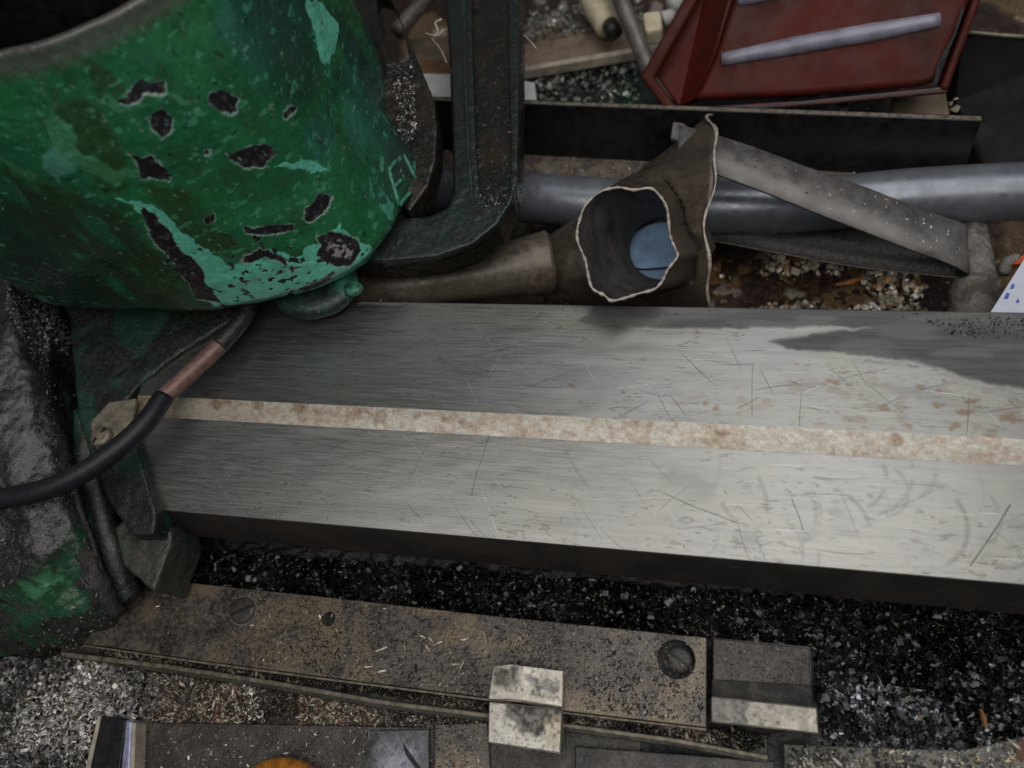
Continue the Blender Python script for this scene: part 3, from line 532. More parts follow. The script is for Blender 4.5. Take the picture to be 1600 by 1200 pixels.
link('raised_letter', stroke([[(-21.8, .0692), (-27.0, .0534)], [(-21.8, .0692), (-17.9, .0667)], [(-24.3, .0618), (-21.2, .0588)], [(-27.0, .0534), (-22.0, .0495)]], .0017), M_letter, head)['label'] = 'raised letter E on the right flank of the head'
link('raised_stroke', stroke([[(-14.8, .0633), (-18.2, .0500)]], .0015), M_letter, head)['label'] = 'worn raised stroke right of the letter E'
R_ = [[np.array([HC[0]-.03+r*math.cos(a), HC[1]+.02+r*math.sin(a), z_]) for a in np.linspace(0, 2*math.pi, 48, endpoint=False)] for z_, r in ((.16, .125), (.25, .122), (.30, .118), (.9, .118))]
loft('added_upper_column', R_, M_black, head, world=True)  # black column added above the rim to block light on the bar
# flange ear on the right with its slot
ear = [(556, -60, .07), (600, -30, .07), (630, 40, .066), (655, 100, .062), (676, 150, .058), (683, 200, .055), (680, 250, .052), (668, 290, .05), (640, 330, .045), (600, 300, .05), (590, 200, .055), (560, 100, .06), (530, 0, .065)]
slot = [(586, -20, .07), (612, -10, .07), (630, 50, .066), (640, 92, .064), (628, 98, .064), (606, 92, .066), (592, 40, .068)]
prism('flange_ear', ear, .022, M_arm, head, inner=slot, bevel=.002, segs=3, remesh=.0012, smooth=True, disp=.002, size=.012)
# boss below the head
def boss(name, u, v, z, r, h, m, par, sx=1.3, lab=None):
    c0 = at(u, v, z); R_ = []; 
    for f, k in [(0.02, -.05), (.5, 0), (.78, .07), (.93, .2), (1, .42), (.97, .66), (.86, .84), (.65, .97), (.3, 1.02), (.02, 1.02)]:
        R_.append([c0+np.array([r*sx*f*math.cos(a), r*f*math.sin(a), -h*k]) for a in np.linspace(0, 2*math.pi, 36, endpoint=False)])
    o = loft(name, R_, m, par, world=True, disp=.0015, size=.01)
    if lab: o['label'] = lab
    return o
M_boss = grimy('chipped_teal_boss', (.016, .035, .022), (.02, .06, .035), (.09, .36, .25), 32, (.3, .5), 0, .3, (.4, .4, .35), .6, .0008, (.015, .013, .012), .55)
boss('lower_boss', 484, 438, .021, .031, .020, M_boss, head, 1.25)
boss('boss_nub', 550, 447, .024, .0062, .008, M_boss, head, 1.3)
# grease lump on the ear
chips('grey_grit_on_flange', 420, inpoly([(608, 100), (648, 100), (652, 200), (635, 240), (620, 190)], .066), (.001, .0028), [(.4, .38, .37, 3), (.25, .22, .2, 3), (.05, .045, .04, 3)], M_chip, None, 'pale grit caked beside the slot on the green flange', 12, up=.0006)

# ================================================================== dark cast arm beside the head
arm = empty('dark_cast_arm', at(760, 200, .03), 'dark oily green-black cast arm with raised edges bending below the head', 'machine arm')
outl = [(686, -120), (700, 60), (706, 200), (707, 300), (700, 326), (668, 342), (610, 345), (520, 350), (520, 400), (600, 412), (680, 405), (740, 385), (782, 352), (803, 318), (812, 280), (814, 100), (812, -120)]
prism('arm_web', [(a, b, .030) for a, b in outl], .024, M_arm, arm, bevel=.002, segs=3, remesh=.0012, smooth=True, disp=.0018, size=.012, disp2=.0006, size2=.003)
rec = [(735, -115), (739, 100), (744, 240), (750, 300), (762, 318), (786, 318), (796, 300), (798, 240), (795, 100), (792, -115)]
outr = [(a, b, .0365) for a, b in [(688, -120), (703, 60), (708, 200), (709, 300), (700, 324), (668, 338), (610, 342), (520, 347), (520, 396), (600, 407), (680, 400), (738, 380), (778, 348), (800, 312), (809, 280), (811, 100), (809, -120)]]
prism('raised_edge', outr, .0085, M_armrib, arm, inner=[(a, b, .0365) for a, b in rec], bevel=.0015, segs=3, remesh=.001, smooth=True, disp=.0015, size=.01, disp2=.0005, size2=.003)
prism('inner_ridge', [(a, b, .0385) for a, b in [(718, -115), (722, 100), (728, 240), (735, 318), (741, 318), (734, 240), (729, 100), (725, -115)]], .004, M_clamp, arm, bevel=.001, segs=2, disp=.0008, size=.006)
chips('lint_on_arm', 260, inpoly([(700, 0), (812, 0), (814, 330), (712, 330)], .0325), (.001, .004), [(.3, .29, .26, 3), (.5, .48, .44, 1), (.12, .12, .1, 3)], M_chip, None, 'pale lint and fine chips stuck on the dark cast arm', 13, aspect=(3, 12), up=.0008)
chips('shiny_grease_in_arm_corner', 120, inpoly([(735, 300), (795, 308), (790, 335), (750, 332)], .034), (.002, .004), [(.3, .3, .34, 3), (.05, .05, .06, 3), (.14, .13, .13, 3)], M_blackchip, None, 'shiny grey grease crumbs in the bottom corner of the cast arm', 14, up=.001)
def fibre(name, pts, r, label, g=None):
    o = tube(name, pts, r, M_thread, None, 6, True, 4); tag(o, label, 'fibre', g)
fibre('dry_fibre', [(676, 62, .05), (684, 48, .055), (680, 36, .058), (690, 30, .06)], .0009, 'curled tan fibre on the left edge of the cast arm')
fibre('dry_fibre', [(664, 52, .05), (682, 56, .055), (694, 46, .058)], .0008, 'short tan fibre crossing the curled one left of the cast arm')
fibre('dry_fibre', [(672, 58, .05), (688, 76, .052), (698, 98, .055)], .00035, 'thin straight pale hair hanging left of the cast arm')
fibre('dry_fibre', [(818, 54, .045), (830, 66, .047), (838, 76, .05)], .0004, 'fine pale hair right of the cast arm near the top')

# ================================================================== greasy column at left
col_ = empty('greasy_machine_column', at(60, 1030, -.09), 'lumpy green and black machine column at lower left coated with grease and swarf', 'machine column')
Rg = [(-.092, [(-260, 1050), (-100, 1045), (0, 1030), (110, 1015), (190, 988), (208, 935), (190, 850), (160, 760), (160, 650), (170, 560), (0, 480), (-260, 480)]),
      (-.05, [(-260, 1010), (-100, 1005), (0, 990), (95, 975), (158, 940), (175, 890), (158, 800), (135, 710), (130, 600), (140, 520), (0, 440), (-260, 440)]),
      (-.015, [(-260, 920), (-100, 915), (0, 905), (70, 880), (115, 830), (125, 770), (112, 700), (102, 640), (100, 580), (112, 500), (0, 400), (-260, 400)]),
      (.012, [(-260, 800), (-100, 795), (-20, 785), (30, 760), (70, 710), (85, 650), (80, 600), (78, 560), (80, 520), (90, 460), (0, 350), (-260, 350)]),
      (.05, [(-300, 640), (-150, 620), (-80, 600), (-30, 570), (0, 540), (15, 510), (20, 480), (20, 460), (20, 430), (20, 400), (-60, 250), (-300, 250)])]
def colmat():
    n = NT('greasy_green_column'); a = n.noise(14, 5, .6, .6); b = n.noise(60, 5, .65, .5); d = n.noise(260, 4, .65); sp = n.noise(900, 2, .5); f = n.noise(20, 3, .5, .3)
    c = n.mix(n.ramp(b, .4, .62), (.013, .015, .012), (.032, .031, .027))
    xyz = n.n('ShaderNodeSeparateXYZ', Vector=n.tc.outputs['Object']); low_ = n.ramp(n.math('ADD', xyz.outputs[2], n.math('MULTIPLY', b, .05)), .105, .085)
    gp_ = n.math('MULTIPLY', n.ramp(a, .45, .52), low_); c = n.mix(n.math('MULTIPLY', gp_, .9), c, (.012, .075, .030)); c = n.mix(n.math('MULTIPLY', n.ramp(f, .58, .61), gp_), c, (.05, .19, .09))
    c = n.mix(n.math('MULTIPLY', n.ramp(d, .54, .68), n.ramp(f, .56, .42, 0., .45)), c, (.17, .16, .155))
    c = n.mix(n.math('MULTIPLY', n.ramp(sp, .66, .71), .6), c, (.32, .31, .29))
    h = n.math('ADD', b, n.math('ADD', n.math('MULTIPLY', d, .7), n.math('MULTIPLY', sp, .3)))
    return n.fin(c, n.ramp(d, .35, .65, .1, .32), 0, h, .6, .0012)
M_colm = colmat()
loft('column_body', [[(u, v, z) for u, v in r] for z, r in Rg], M_colm, col_, remesh=.0022, disp=.012, size=.028, disp2=.003, size2=.007, smooth_=0) if False else None
o = loft('column_body', [[(u, v, z) for u, v in r] for z, r in Rg], M_colm, col_); mods(o, remesh=.002, smooth=14, disp=.007, size=.035, disp2=.0016, size2=.006)
# thick welt running down the column
tube('grease_seam', [(70, 560, .012), (52, 620, .01), (66, 690, .003), (95, 760, -.01), (122, 830, -.028), (150, 900, -.042), (185, 960, -.07)], [.006, .009, .007, .008, .007, .009, .006], M_grease, col_, 16, disp=.007, size=.008, disp2=.003, size2=.003)
tube('black_groove', [(100, 700, -.002), (118, 770, -.014), (142, 840, -.03), (165, 905, -.045)], [.003, .004, .0035, .002], M_hole, col_, 10, disp=.003, size=.006)
tube('column_rib', [(134, 640, -.008), (140, 720, -.02), (160, 800, -.035), (185, 880, -.05), (205, 935, -.065)], [.010, .011, .010, .010, .008], M_clamp, col_, 18, disp=.004, size=.012, disp2=.002, size2=.004)
chips('swarf_on_column', 3200, inpoly([(0, 500), (110, 480), (120, 640), (160, 800), (200, 900), (170, 980), (60, 1000), (0, 900), (0, 800), (90, 800), (60, 650), (0, 640)], -.02, None, .0), (.0012, .0032), GREY, M_chip, None, 'fine grey swarf stuck in the grease of the machine column', 15) if False else None

# clamp plate, upper mass, block and screw between column and bar
clamp = empty('green_end_clamp', at(190, 830, -.07), 'green and brown end clamp gripping the left end of the steel bar', 'clamp')
prism('clamp_plate', [(118, 640, .004), (150, 632, .004), (196, 655, .004), (212, 700, .0), (228, 750, -.004), (243, 800, -.008), (240, 835, -.012), (205, 838, -.014), (172, 790, -.012), (146, 730, -.006)], .05, M_clamp, clamp, bevel=.002, segs=3, remesh=.0014, smooth=True, disp=.003, size=.014)
prism('upper_mass', [(100, 440, .006), (370, 440, .006), (372, 495, .006), (330, 520, .006), (262, 565, .004), (215, 602, .003), (196, 625, .003), (185, 650, .003), (120, 650, .003), (112, 560, .006)], .05, M_clamp, clamp, bevel=.003, segs=3, remesh=.0016, smooth=True, disp=.004, size=.02)
def on_rings(js, i0, i1, off=.002):
    A = [np.array([at(u, v, z) for u, v in r]) for z, r in Rg]
    def f(n, g):
        i = g.randint(i0, i1, n); j = g.choice(js, n); a, b = g.uniform(0, 1, n), g.uniform(0, 1, n); A_ = np.array(A)
        P = (A_[i, j]*(1-a)[:, None]+A_[i, j+1]*a[:, None])*(1-b)[:, None]+(A_[i+1, j]*(1-a)[:, None]+A_[i+1, j+1]*a[:, None])*b[:, None]
        return P + np.array([.3, -.5, .8])*off + np.array([.3, -.5, .8])*g.uniform(0, .004, n)[:, None]
    return f
PALE = [(.30, .29, .28, 4), (.2, .19, .18, 3), (.45, .43, .40, 2), (.05, .045, .04, 4)]
lumps('grit_on_column', 1800, on_rings([1, 2, 3, 4, 5, 6, 7, 8, 9], 0, 3, .0045), (.0009, .0020), [(.08, .075, .07, 6), (.2, .19, .18, 3), (.03, .03, .028, 5), (.42, .4, .37, .6)], M_chip, 'fine pale grit stuck all over the greasy machine column', 15)
lumps('caked_grit_streak', 4200, on_rings([6, 7, 8], 1, 4, .0055), (.0010, .0024), [(.16, .155, .15, 5), (.27, .26, .25, 3), (.06, .055, .05, 4), (.5, .48, .45, .6)], M_chip, 'thick streak of pale grey caked grit down the greasy column', 16)
prism('bare_pad', [(140, 660), (170, 628), (212, 622), (206, 655), (180, 690), (150, 700)], .004, M_pale, clamp, z=.0075, bevel=.001)
def screw(name, u, v, z, r, m, par, rot=.3, slot=True, dome=.4, n_=32):
    c0 = at(u, v, z); R_ = [[c0+np.array([r*f*math.cos(a), r*f*math.sin(a), k*r]) for a in np.linspace(0, 2*math.pi, n_, endpoint=False)] for f, k in ((1, -.5), (1, .1), (.93, .22), (.6, .22+dome*.3), (.05, .22+dome*.4))]
    s_ = loft(name, R_, m, par, world=True)
    if slot:
        c1 = c0+np.array([0, 0, r*(.24+dome*.3)]); d = np.array([math.cos(rot), math.sin(rot), 0]); e = np.array([-d[1], d[0], 0])
        V = [c1+d*r*.85*a+e*r*.13*b+np.array([0, 0, -r*.3*(1-q)]) for q in (0, 1) for a, b in ((-1, -1), (1, -1), (1, 1), (-1, 1))]
        o2 = link('screw_slot', mesh(V, [(0, 3, 2, 1), (4, 5, 6, 7), (0, 1, 5, 4), (1, 2, 6, 5), (2, 3, 7, 6), (3, 0, 4, 7)]), M_hole, s_, smooth=False); 
        o2.location = (0, 0, 0)
    return s_
screw('screw', 158, 682, .010, .0085, M_pale, clamp, 1.1)
prism('chipped_block', [(178, 825, -.028), (207, 795, -.028), (262, 812, -.028), (270, 842, -.03), (240, 925, -.034), (192, 885, -.032)], .045, M_block, clamp, bevel=.0025, segs=2, remesh=.0014, smooth=True, disp=.003, size=.012)

prism('teal_paint_edge', [(180, 832), (187, 826), (197, 858), (214, 885), (236, 916), (231, 922), (205, 896), (190, 876)], .002, plain('chipped_teal_paint', (.10, .30, .21), .45, 0, .6, 90, .4), clamp, z=-.0275, bevel=.0005, disp=.0015, size=.004) if False else None
# ================================================================== coolant hose
hose = empty('coolant_hose', at(250, 620, .012), 'black rubber hose pushed on a short copper tube coming from under the green head', 'hose')
tube('rubber_hose', [(-80, 790, .03), (0, 780, .032), (70, 765, .034), (130, 738, .034), (185, 700, .032), (228, 660, .028), (256, 620, .022)], [.0082, .0082, .0082, .0082, .0081, .0080, .0079], M_hose, hose, 28)
tube('copper_tube', [(250, 626, .022), (285, 594, .0205), (320, 562, .019), (350, 532, .0175), (376, 500, .0165), (392, 465, .0165), (398, 430, .0165)], .0070, M_copper, hose, 28)
tube('shade_sleeve', [(343, 540, .0182), (376, 502, .0170), (392, 466, .0170), (398, 430, .0170)], .0074, M_dark, hose, 28)  # dark sleeve stands in for shade on the tube under the head
tube('flared_lip', [(247, 620, .0245), (252, 616, .0242)], [.0075, .0075], M_copperlip, hose, 24, sm=1) if False else None
# ================================================================== lower plates and rails (front)
def painted(name, edges, z, nu, nv, base, marks, m, par, lift=.0004, seed=3):
    """thin worn skin on a face: edges = (back polyline, front polyline) in photograph columns and rows"""
    def res(L, n):
        L = [np.append(np.array(q[:2], float), q[2] if len(q) > 2 else z) for q in L]; t = np.linspace(0, len(L)-1, n); return np.array([L[min(int(k), len(L)-2)]*(1-(k-min(int(k), len(L)-2)))+L[min(int(k), len(L)-2)+1]*(k-min(int(k), len(L)-2)) for k in t])
    a, b = res(edges[0], nu), res(edges[1], nu); G = np.array([a*(1-t)+b*t for t in np.linspace(0, 1, nv)])
    W = np.array([[at(*q) for q in r] for r in G]); W[..., 2] += lift; U = G[..., 0]; V = G[..., 1]
    h = fbm(W, 110, 4, seed); h2 = fbm(W, 400, 3, seed+1); c = np.array(base)*(.7+.6*h[..., None]); 
    for poly, col, soft_, al in marks:
        d = sdpoly(U+22*(h-.5), V+22*(fbm(W, 110, 4, seed+7)-.5), poly); m_ = (1-sstep(-soft_, soft_, d))*al*(.75+.25*sstep(.3, .6, h2)); c = c*(1-m_[..., None])+np.array(col)*m_[..., None]
    c = c*(1-.5*sstep(.62, .7, h2)[..., None])
    return link(name, grid_mesh(W, c), m, par)
M_skin = M_attr('worn_bare_steel', (.35, .55), .3, 500, .3, .0003, .2)
plate = empty('brown_slide_plate', at(660, 1100, -.10), 'long brown oily slide plate with screws below the steel bar', 'slide plate')
Z0 = -.082
circ = lambda u, v, z, r: [tuple(at(u, v, z)+np.array([r*math.cos(a), r*math.sin(a), 0])) for a in np.linspace(0, 2*math.pi, 28, endpoint=False)]
def hole(name, u, v, z, r, par, lab=None):
    c0 = at(u, v, z); R_ = [[c0+np.array([r*f*math.cos(a), r*f*math.sin(a), k]) for a in np.linspace(0, 2*math.pi, 28, endpoint=False)] for f, k in ((1.12, -.0002), (1.05, .0006), (.97, .0003), (.9, -.0035), (.1, -.004))]
    o = loft(name, R_, M_hole, par, world=True, cap=False)
    return o
prism('plate_body', [tuple(at(*p, Z0)) for p in [(215, 900), (270, 908), (500, 932), (760, 961), (1104, 996), (1104, 1137), (890, 1112), (760, 1090), (500, 1057), (300, 1030), (130, 1005)]], .022, M_plate, plate, bevel=.0007, segs=2, world=True, inner=[circ(513, 967, Z0, .0056), circ(1057, 1030, Z0, .0132)])
screw('screw_head', 380, 954, Z0-.0012, .0115, M_plate2, plate, .5, dome=.15)
tube('screw_rim', circ(380, 954, Z0+.0004, .0116)+[circ(380, 954, Z0+.0004, .0116)[0]], .0007, M_rod, plate, 6, False, 1, world=True)
prism('hole_shade_disc', circ(513, 967, Z0-.009, .0062), .002, M_hole, plate, world=True, bevel=0)  # black disc paints the shade down in the hole
prism('hole_shade_disc', circ(1057, 1030, Z0-.011, .014), .002, M_hole, plate, world=True, bevel=0)
screw('sunken_screw', 1062, 1031, Z0-.0075, .0095, M_plate2, plate, -.6, dome=.1)
prism('edge_lip', [(130, 1007, Z0+.001), (300, 1031, Z0+.001), (500, 1058, Z0+.001), (760, 1091, Z0+.001), (890, 1113, Z0+.001), (1104, 1138, Z0+.001), (1104, 1142, Z0+.001), (890, 1117, Z0+.001), (760, 1095, Z0+.001), (500, 1062, Z0+.001), (300, 1035, Z0+.001), (130, 1010, Z0+.001)], .018, M_railedge, plate, bevel=.0005)
rail = empty('narrow_lower_rail', at(600, 1110, -.1), 'narrow dark rail with a thin worn top ridge running below the brown slide plate', 'rail')
ZR = -.092
rl = [(95, 1022), (250, 1040), (420, 1066), (600, 1098), (760, 1118), (900, 1136), (1060, 1158), (1200, 1184)]
prism('rail_ridge', [(u, v-4, ZR) for u, v in rl]+[(u, v+4, ZR) for u, v in rl[::-1]], .02, M_railedge, rail, bevel=.0008)
prism('rail_base', [(u, v-30, ZR-.007) for u, v in rl]+[(u, v+10, ZR-.007) for u, v in rl[::-1]], .014, M_rail, rail, bevel=.001)
low = empty('flat_lower_bed', at(500, 1190, -.12), 'flat brown lower bed plates at the bottom edge under scattered swarf', 'bed plate')
ZL = -.103
prism('bed_plate', [(215, 1128, ZL), (668, 1136, ZL), (672, 1290, ZL), (190, 1290, ZL)], .02, M_plate2, low, bevel=.001)
prism('bed_plate', [(678, 1132, ZL-.001), (762, 1128, ZL-.001), (770, 1290, ZL-.001), (678, 1290, ZL-.001)], .02, M_plate, low, bevel=.001)['label'] = 'rusty brown plate left of the bright clip'
prism('bed_plate', [(898, 1166, ZL+.004), (1210, 1190, ZL+.004), (1215, 1300, ZL+.004), (900, 1300, ZL+.004)], .02, M_plate2, low, bevel=.001)['label'] = 'speckled grey plate right of the bright clip'
prism('gap_strip', [(-60, 1030, -.108), (100, 1030, -.108), (300, 1052, -.108), (680, 1110, -.108), (1000, 1160, -.108), (1000, 1300, -.108), (-60, 1300, -.108)], .006, M_rail, low, bevel=0)
dl = empty('polished_steel_corner', at(620, 1190, -.102), 'dark polished steel corner piece at the bottom left of the clip', 'steel piece')
prism('corner_face', [(575, 1142, -.100), (669, 1140, -.100), (671, 1290, -.100), (560, 1290, -.100)], .003, plain('dark_polished_steel', (.10, .10, .11), .25, .6, .4, 30), dl, bevel=.0006)
painted('toned_corner_face', ([(578, 1144), (667, 1142)], [(564, 1215), (669, 1215)]), -.0998, 90, 70, (.10, .10, .11), [([(600, 1165), (650, 1170), (650, 1230), (590, 1230)], (.36, .38, .44), 18, .7), ([(570, 1140), (600, 1140), (585, 1200), (560, 1220)], (.02, .018, .016), 8, .8)], M_skin, dl, .0003, 34)  # pale soft patch in the middle, dark patch at the left
prism('thin_scribe', [(628, 1158), (640, 1175), (668, 1215), (664, 1220), (634, 1180)], .0006, M_hole, dl, z=-.0994, bevel=0)
# right-hand end block
eb = empty('notched_end_block', at(1190, 1150, -.1), 'notched end block right of the slide plate with a bright bare steel front bar', 'steel block')
prism('block_top', [(1114, 997, Z0+.001), (1265, 1012, Z0+.001), (1268, 1082, Z0+.001), (1114, 1072, Z0+.001)], .02, M_plate2, eb, bevel=.001)
prism('grease_step', [(1112, 1060, Z0+.0025), (1268, 1070, Z0+.0025), (1270, 1112, Z0+.0025), (1112, 1098, Z0+.0025)], .016, M_grease, eb, bevel=.0015, disp=.0015, size=.006)
prism('bright_front_bar', [(1112, 1088, Z0+.010), (1276, 1106, Z0+.010), (1279, 1146, Z0+.010), (1112, 1128, Z0+.010)], .022, M_bright, eb, bevel=.001, segs=2)
painted('front_bar_face', ([(1114, 1090), (1275, 1108)], [(1114, 1126), (1277, 1144)]), Z0+.0104, 130, 34, (.34, .31, .26), [([(1105, 1085), (1168, 1090), (1168, 1135), (1105, 1130)], (.10, .095, .085), 2, .9), ([(1255, 1100), (1285, 1100), (1285, 1150), (1262, 1150)], (.55, .5, .42), 5, .5)], M_skin, eb, .0003, 33)
def worn(name, pts, m, par, r=.0004): tube(name, pts, r, m, par, 6, True, 1, disp=.0004, size=.003)
worn('worn_edge', [(1112, 1088, Z0+.0100), (1170, 1095, Z0+.0101), (1276, 1106, Z0+.0100), (1279, 1146, Z0+.0100), (1200, 1137, Z0+.0101), (1112, 1128, Z0+.0100)], M_pale, eb)
worn('worn_edge', [(1114, 997, Z0+.001), (1265, 1012, Z0+.001), (1268, 1080, Z0+.001)], M_rod, eb)
# bright clip
clip = empty('bright_angled_clip', at(820, 1180, -.1), 'small bright bare metal clip bent over the edge of the brown slide plate', 'clip')
ZC = -.070
loft('clip_top', [[(768, 1062, ZC), (772, 1042, ZC), (798, 1038, ZC+.002), (818, 1041, ZC+.003), (850, 1045, ZC+.001), (880, 1049, ZC)], [(764, 1093, ZC-.001), (764, 1092, ZC-.001), (795, 1092, ZC+.001), (818, 1094, ZC+.002), (850, 1099, ZC), (879, 1104, ZC-.001)], [(764, 1095, ZC-.014), (764, 1096, ZC-.014), (795, 1096, ZC-.014), (818, 1098, ZC-.014), (850, 1103, ZC-.014), (879, 1106, ZC-.014)]], M_bronze, clip, cap=False, closed=False, smooth=False)
prism('clip_core', [(770, 1044, ZC-.0015), (878, 1051, ZC-.0015), (877, 1103, ZC-.0025), (766, 1093, ZC-.0025)], .02, M_bronze, clip, bevel=.0008)
prism('clip_leg', [(764, 1096, ZC-.007), (878, 1107, ZC-.007), (875, 1177, ZC-.0085), (762, 1160, ZC-.0085)], .024, M_bronze, clip, bevel=.0012, segs=3)
DK = (.03, .026, .022); BR = (.16, .12, .075)
painted('clip_leg_face', ([(766, 1098), (877, 1108)], [(764, 1159), (874, 1175)]), ZC-.007, 90, 60, (.52, .49, .43), [([(795, 1090), (885, 1090), (872, 1125), (850, 1136), (838, 1150), (812, 1146), (804, 1128), (785, 1118)], DK, 5, .95), ([(850, 1130), (876, 1112), (876, 1172), (850, 1160)], (.42, .34, .22), 6, .6), ([(775, 1090), (880, 1100), (876, 1108), (770, 1100)], DK, 3, .8)], M_skin, clip, .0003, 31)
painted('clip_top_face', ([(773, 1043, ZC+.0003), (798, 1039, ZC+.0022), (818, 1042, ZC+.003), (850, 1046, ZC+.0014), (878, 1050, ZC+.0003)], [(766, 1091, ZC-.0008), (795, 1091, ZC+.001), (818, 1093, ZC+.0022), (850, 1098, ZC+.0004), (877, 1103, ZC-.0008)]), ZC, 90, 50, (.56, .52, .44), [([(768, 1040), (812, 1042), (814, 1070), (800, 1078), (770, 1072)], (.05, .042, .032), 7, .9), ([(826, 1058), (874, 1064), (872, 1084), (828, 1078)], (.13, .125, .115), 5, .85), ([(825, 1082), (874, 1088), (874, 1096), (826, 1090)], BR, 4, .6)], M_skin, clip, .0012, 32)
worn('worn_edge', [(765, 1094, ZC-.0010), (795, 1093, ZC+.0008), (818, 1095, ZC+.0018), (850, 1100, ZC+.0002), (878, 1105, ZC-.0010)], M_edge, clip)
worn('worn_edge', [(880, 1050, ZC), (879, 1104, ZC-.001)], M_edge, clip)
worn('worn_edge', [(878, 1108, ZC-.007), (875, 1177, ZC-.0085), (762, 1160, ZC-.0085)], M_edge, clip)
# channel at bottom left
ch = empty('slanted_steel_channel', at(160, 1180, -.1), 'short slanted channel with a black slot and bluish bright edge at bottom left', 'steel channel')
prism('black_wall', [(158, 1118, -.088), (196, 1124, -.088), (176, 1290, -.088), (122, 1290, -.088)], .02, M_black, ch, bevel=.0006)
prism('pale_edge', [(153, 1118, -.0875), (158, 1119, -.0875), (122, 1290, -.0875), (112, 1290, -.0875)], .02, M_woodedge, ch, bevel=.0004)
prism('bright_edge', [(196, 1124, -.0885), (206, 1127, -.0885), (198, 1290, -.0885), (180, 1290, -.0885)], .02, plain('bluish_steel', (.36, .38, .52), .35, .5, .3, 90), ch, bevel=.0015)
prism('tan_edge', [(206, 1128, -.0895), (212, 1130, -.0895), (206, 1290, -.0895), (198, 1290, -.0895)], .02, M_woodedge, ch, bevel=.0006)
# amber knob
kn = empty('amber_knob', at(415, 1230, -.1), 'amber ribbed wooden knob peeping in at the bottom edge', 'knob')
kc = at(420, 1264, -.075); R_ = []
for i, f in enumerate(np.linspace(0, 1, 16)):
    a_ = f*math.pi/2; r = .033*math.sin(a_)+.0003; R_.append([kc+np.array([r*1.15*math.cos(t), r*math.sin(t), .016*math.cos(a_)-.016]) for t in np.linspace(0, 2*math.pi, 48, endpoint=False)])
R_.append([p-np.array([0, 0, .02]) for p in R_[-1]])
loft('knob_cap', R_, M_amber, kn, world=True)
for i in range(44):
    t = 2*math.pi*i/44; P = [kc+np.array([.033*1.15*math.sin(f)*math.cos(t+f*.25), .033*math.sin(f)*math.sin(t+f*.25), .016*math.cos(f)-.016]) for f in np.linspace(.55, 1.5, 7)]
    link('rib', tube_me(P, [.0006, .001, .001], 6), M_amber, kn)
# plate bottom right
pr_ = empty('mottled_plate', at(1450, 1195, -.09), 'mottled tan and grey plate edge at the bottom right corner', 'plate')
prism('plate_body', [(1225, 1163, -.086), (1400, 1170, -.084), (1505, 1172, -.083), (1600, 1152, -.082), (1720, 1150, -.082), (1720, 1300, -.086), (1230, 1300, -.086)], .02, grimy('mottled_tan', (.16, .15, .13), (.24, .21, .15), (.08, .09, .07), 30, (.4, .7), 0, .6, (.55, .53, .5), 1, .001), pr_, bevel=.001, disp=.002, size=.01)
prism('rusty_spot', [(1585, 1160), (1640, 1150), (1640, 1190), (1590, 1186)], .001, plain('rust', (.16, .07, .03), .7), pr_, z=-.0805, bevel=.0003)

cl_ = lambda x, y: .15+sstep(.45, .62, fbm(np.stack([x, y, x*0], -1), 35, 3, 15))
pit_ = [(250, 850), (1640, 960), (1640, 1170), (1285, 1160), (1280, 1005), (260, 915)]
# ---- swarf
lowl = [(-40, 1030), (120, 1025), (420, 1068), (700, 1112), (700, 1136), (215, 1130), (150, 1290), (-60, 1290)]
G2 = [(.33, .32, .31, 4), (.46, .44, .42, 3), (.17, .15, .13, 4), (.6, .56, .5, 1.2), (.05, .045, .04, 4), (.2, .12, .07, .4)]
heap = [(-60, 1030), (100, 1028), (230, 1048), (210, 1130), (150, 1130), (120, 1290), (-60, 1290)]
lumps('swarf_granules', 7000, inpoly(heap, -.102, None, .004), (.0012, .0028), G2, M_chip, 'coarse grey granules mixed through the pale swarf heap at lower left', 121)
lumps('granules_under_rail', 4200, inpoly([(180, 1046), (420, 1074), (760, 1128), (680, 1134), (225, 1128)], -.1075, lambda x, y: .25+sstep(.42, .55, fbm(np.stack([x, y, x*0], -1), 30, 3, 5)), .003), (.0012, .003), [(.20, .17, .13, 4), (.33, .28, .22, 2.5), (.06, .045, .035, 5), (.13, .07, .045, 2), (.5, .46, .38, .6)], M_chip, 'brown and tan granules lying between the narrow rail and the bed plates', 122)
lumps('granules_in_groove', 2600, inpoly([(150, 1015), (300, 1036), (760, 1097), (1200, 1150), (1180, 1172), (900, 1130), (420, 1060), (180, 1026)], -.099, None, .003), (.0014, .0036), [(.12, .10, .08, 4), (.25, .22, .18, 1.5), (.03, .025, .02, 6)], M_chip, 'dark granules packed in the groove beside the slide plate', 123)
lumps('granules_on_plate', 2600, inpoly([(240, 910), (1100, 998), (1100, 1130), (760, 1088), (250, 1020)], Z0, cl_), (.0008, .002), [(.04, .034, .028, 6), (.09, .075, .06, 7), (.16, .14, .11, 2), (.4, .36, .3, .3)], M_chip, 'dark oily granules spread over the brown slide plate', 124)
lumps('oily_clods', 6000, inpoly(pit_, ground_z, None, .003), (.0015, .004), [(.007, .007, .007, 6), (.014, .012, .011, 6), (.03, .027, .024, 3), (.08, .075, .065, .5)], M_blackchip, 'black oily clods mixed in the swarf beside the steel bar', 125)
chips('pale_swarf_heap', 5500, inpoly([(-60, 1030), (100, 1028), (230, 1048), (210, 1130), (150, 1130), (120, 1290), (-60, 1290)], -.101, None, .004), (.0016, .0046), GREY, M_chip, None, 'heap of fine pale grey swarf in the lower left corner', 21, curl=2., aspect=(1.2, 4))
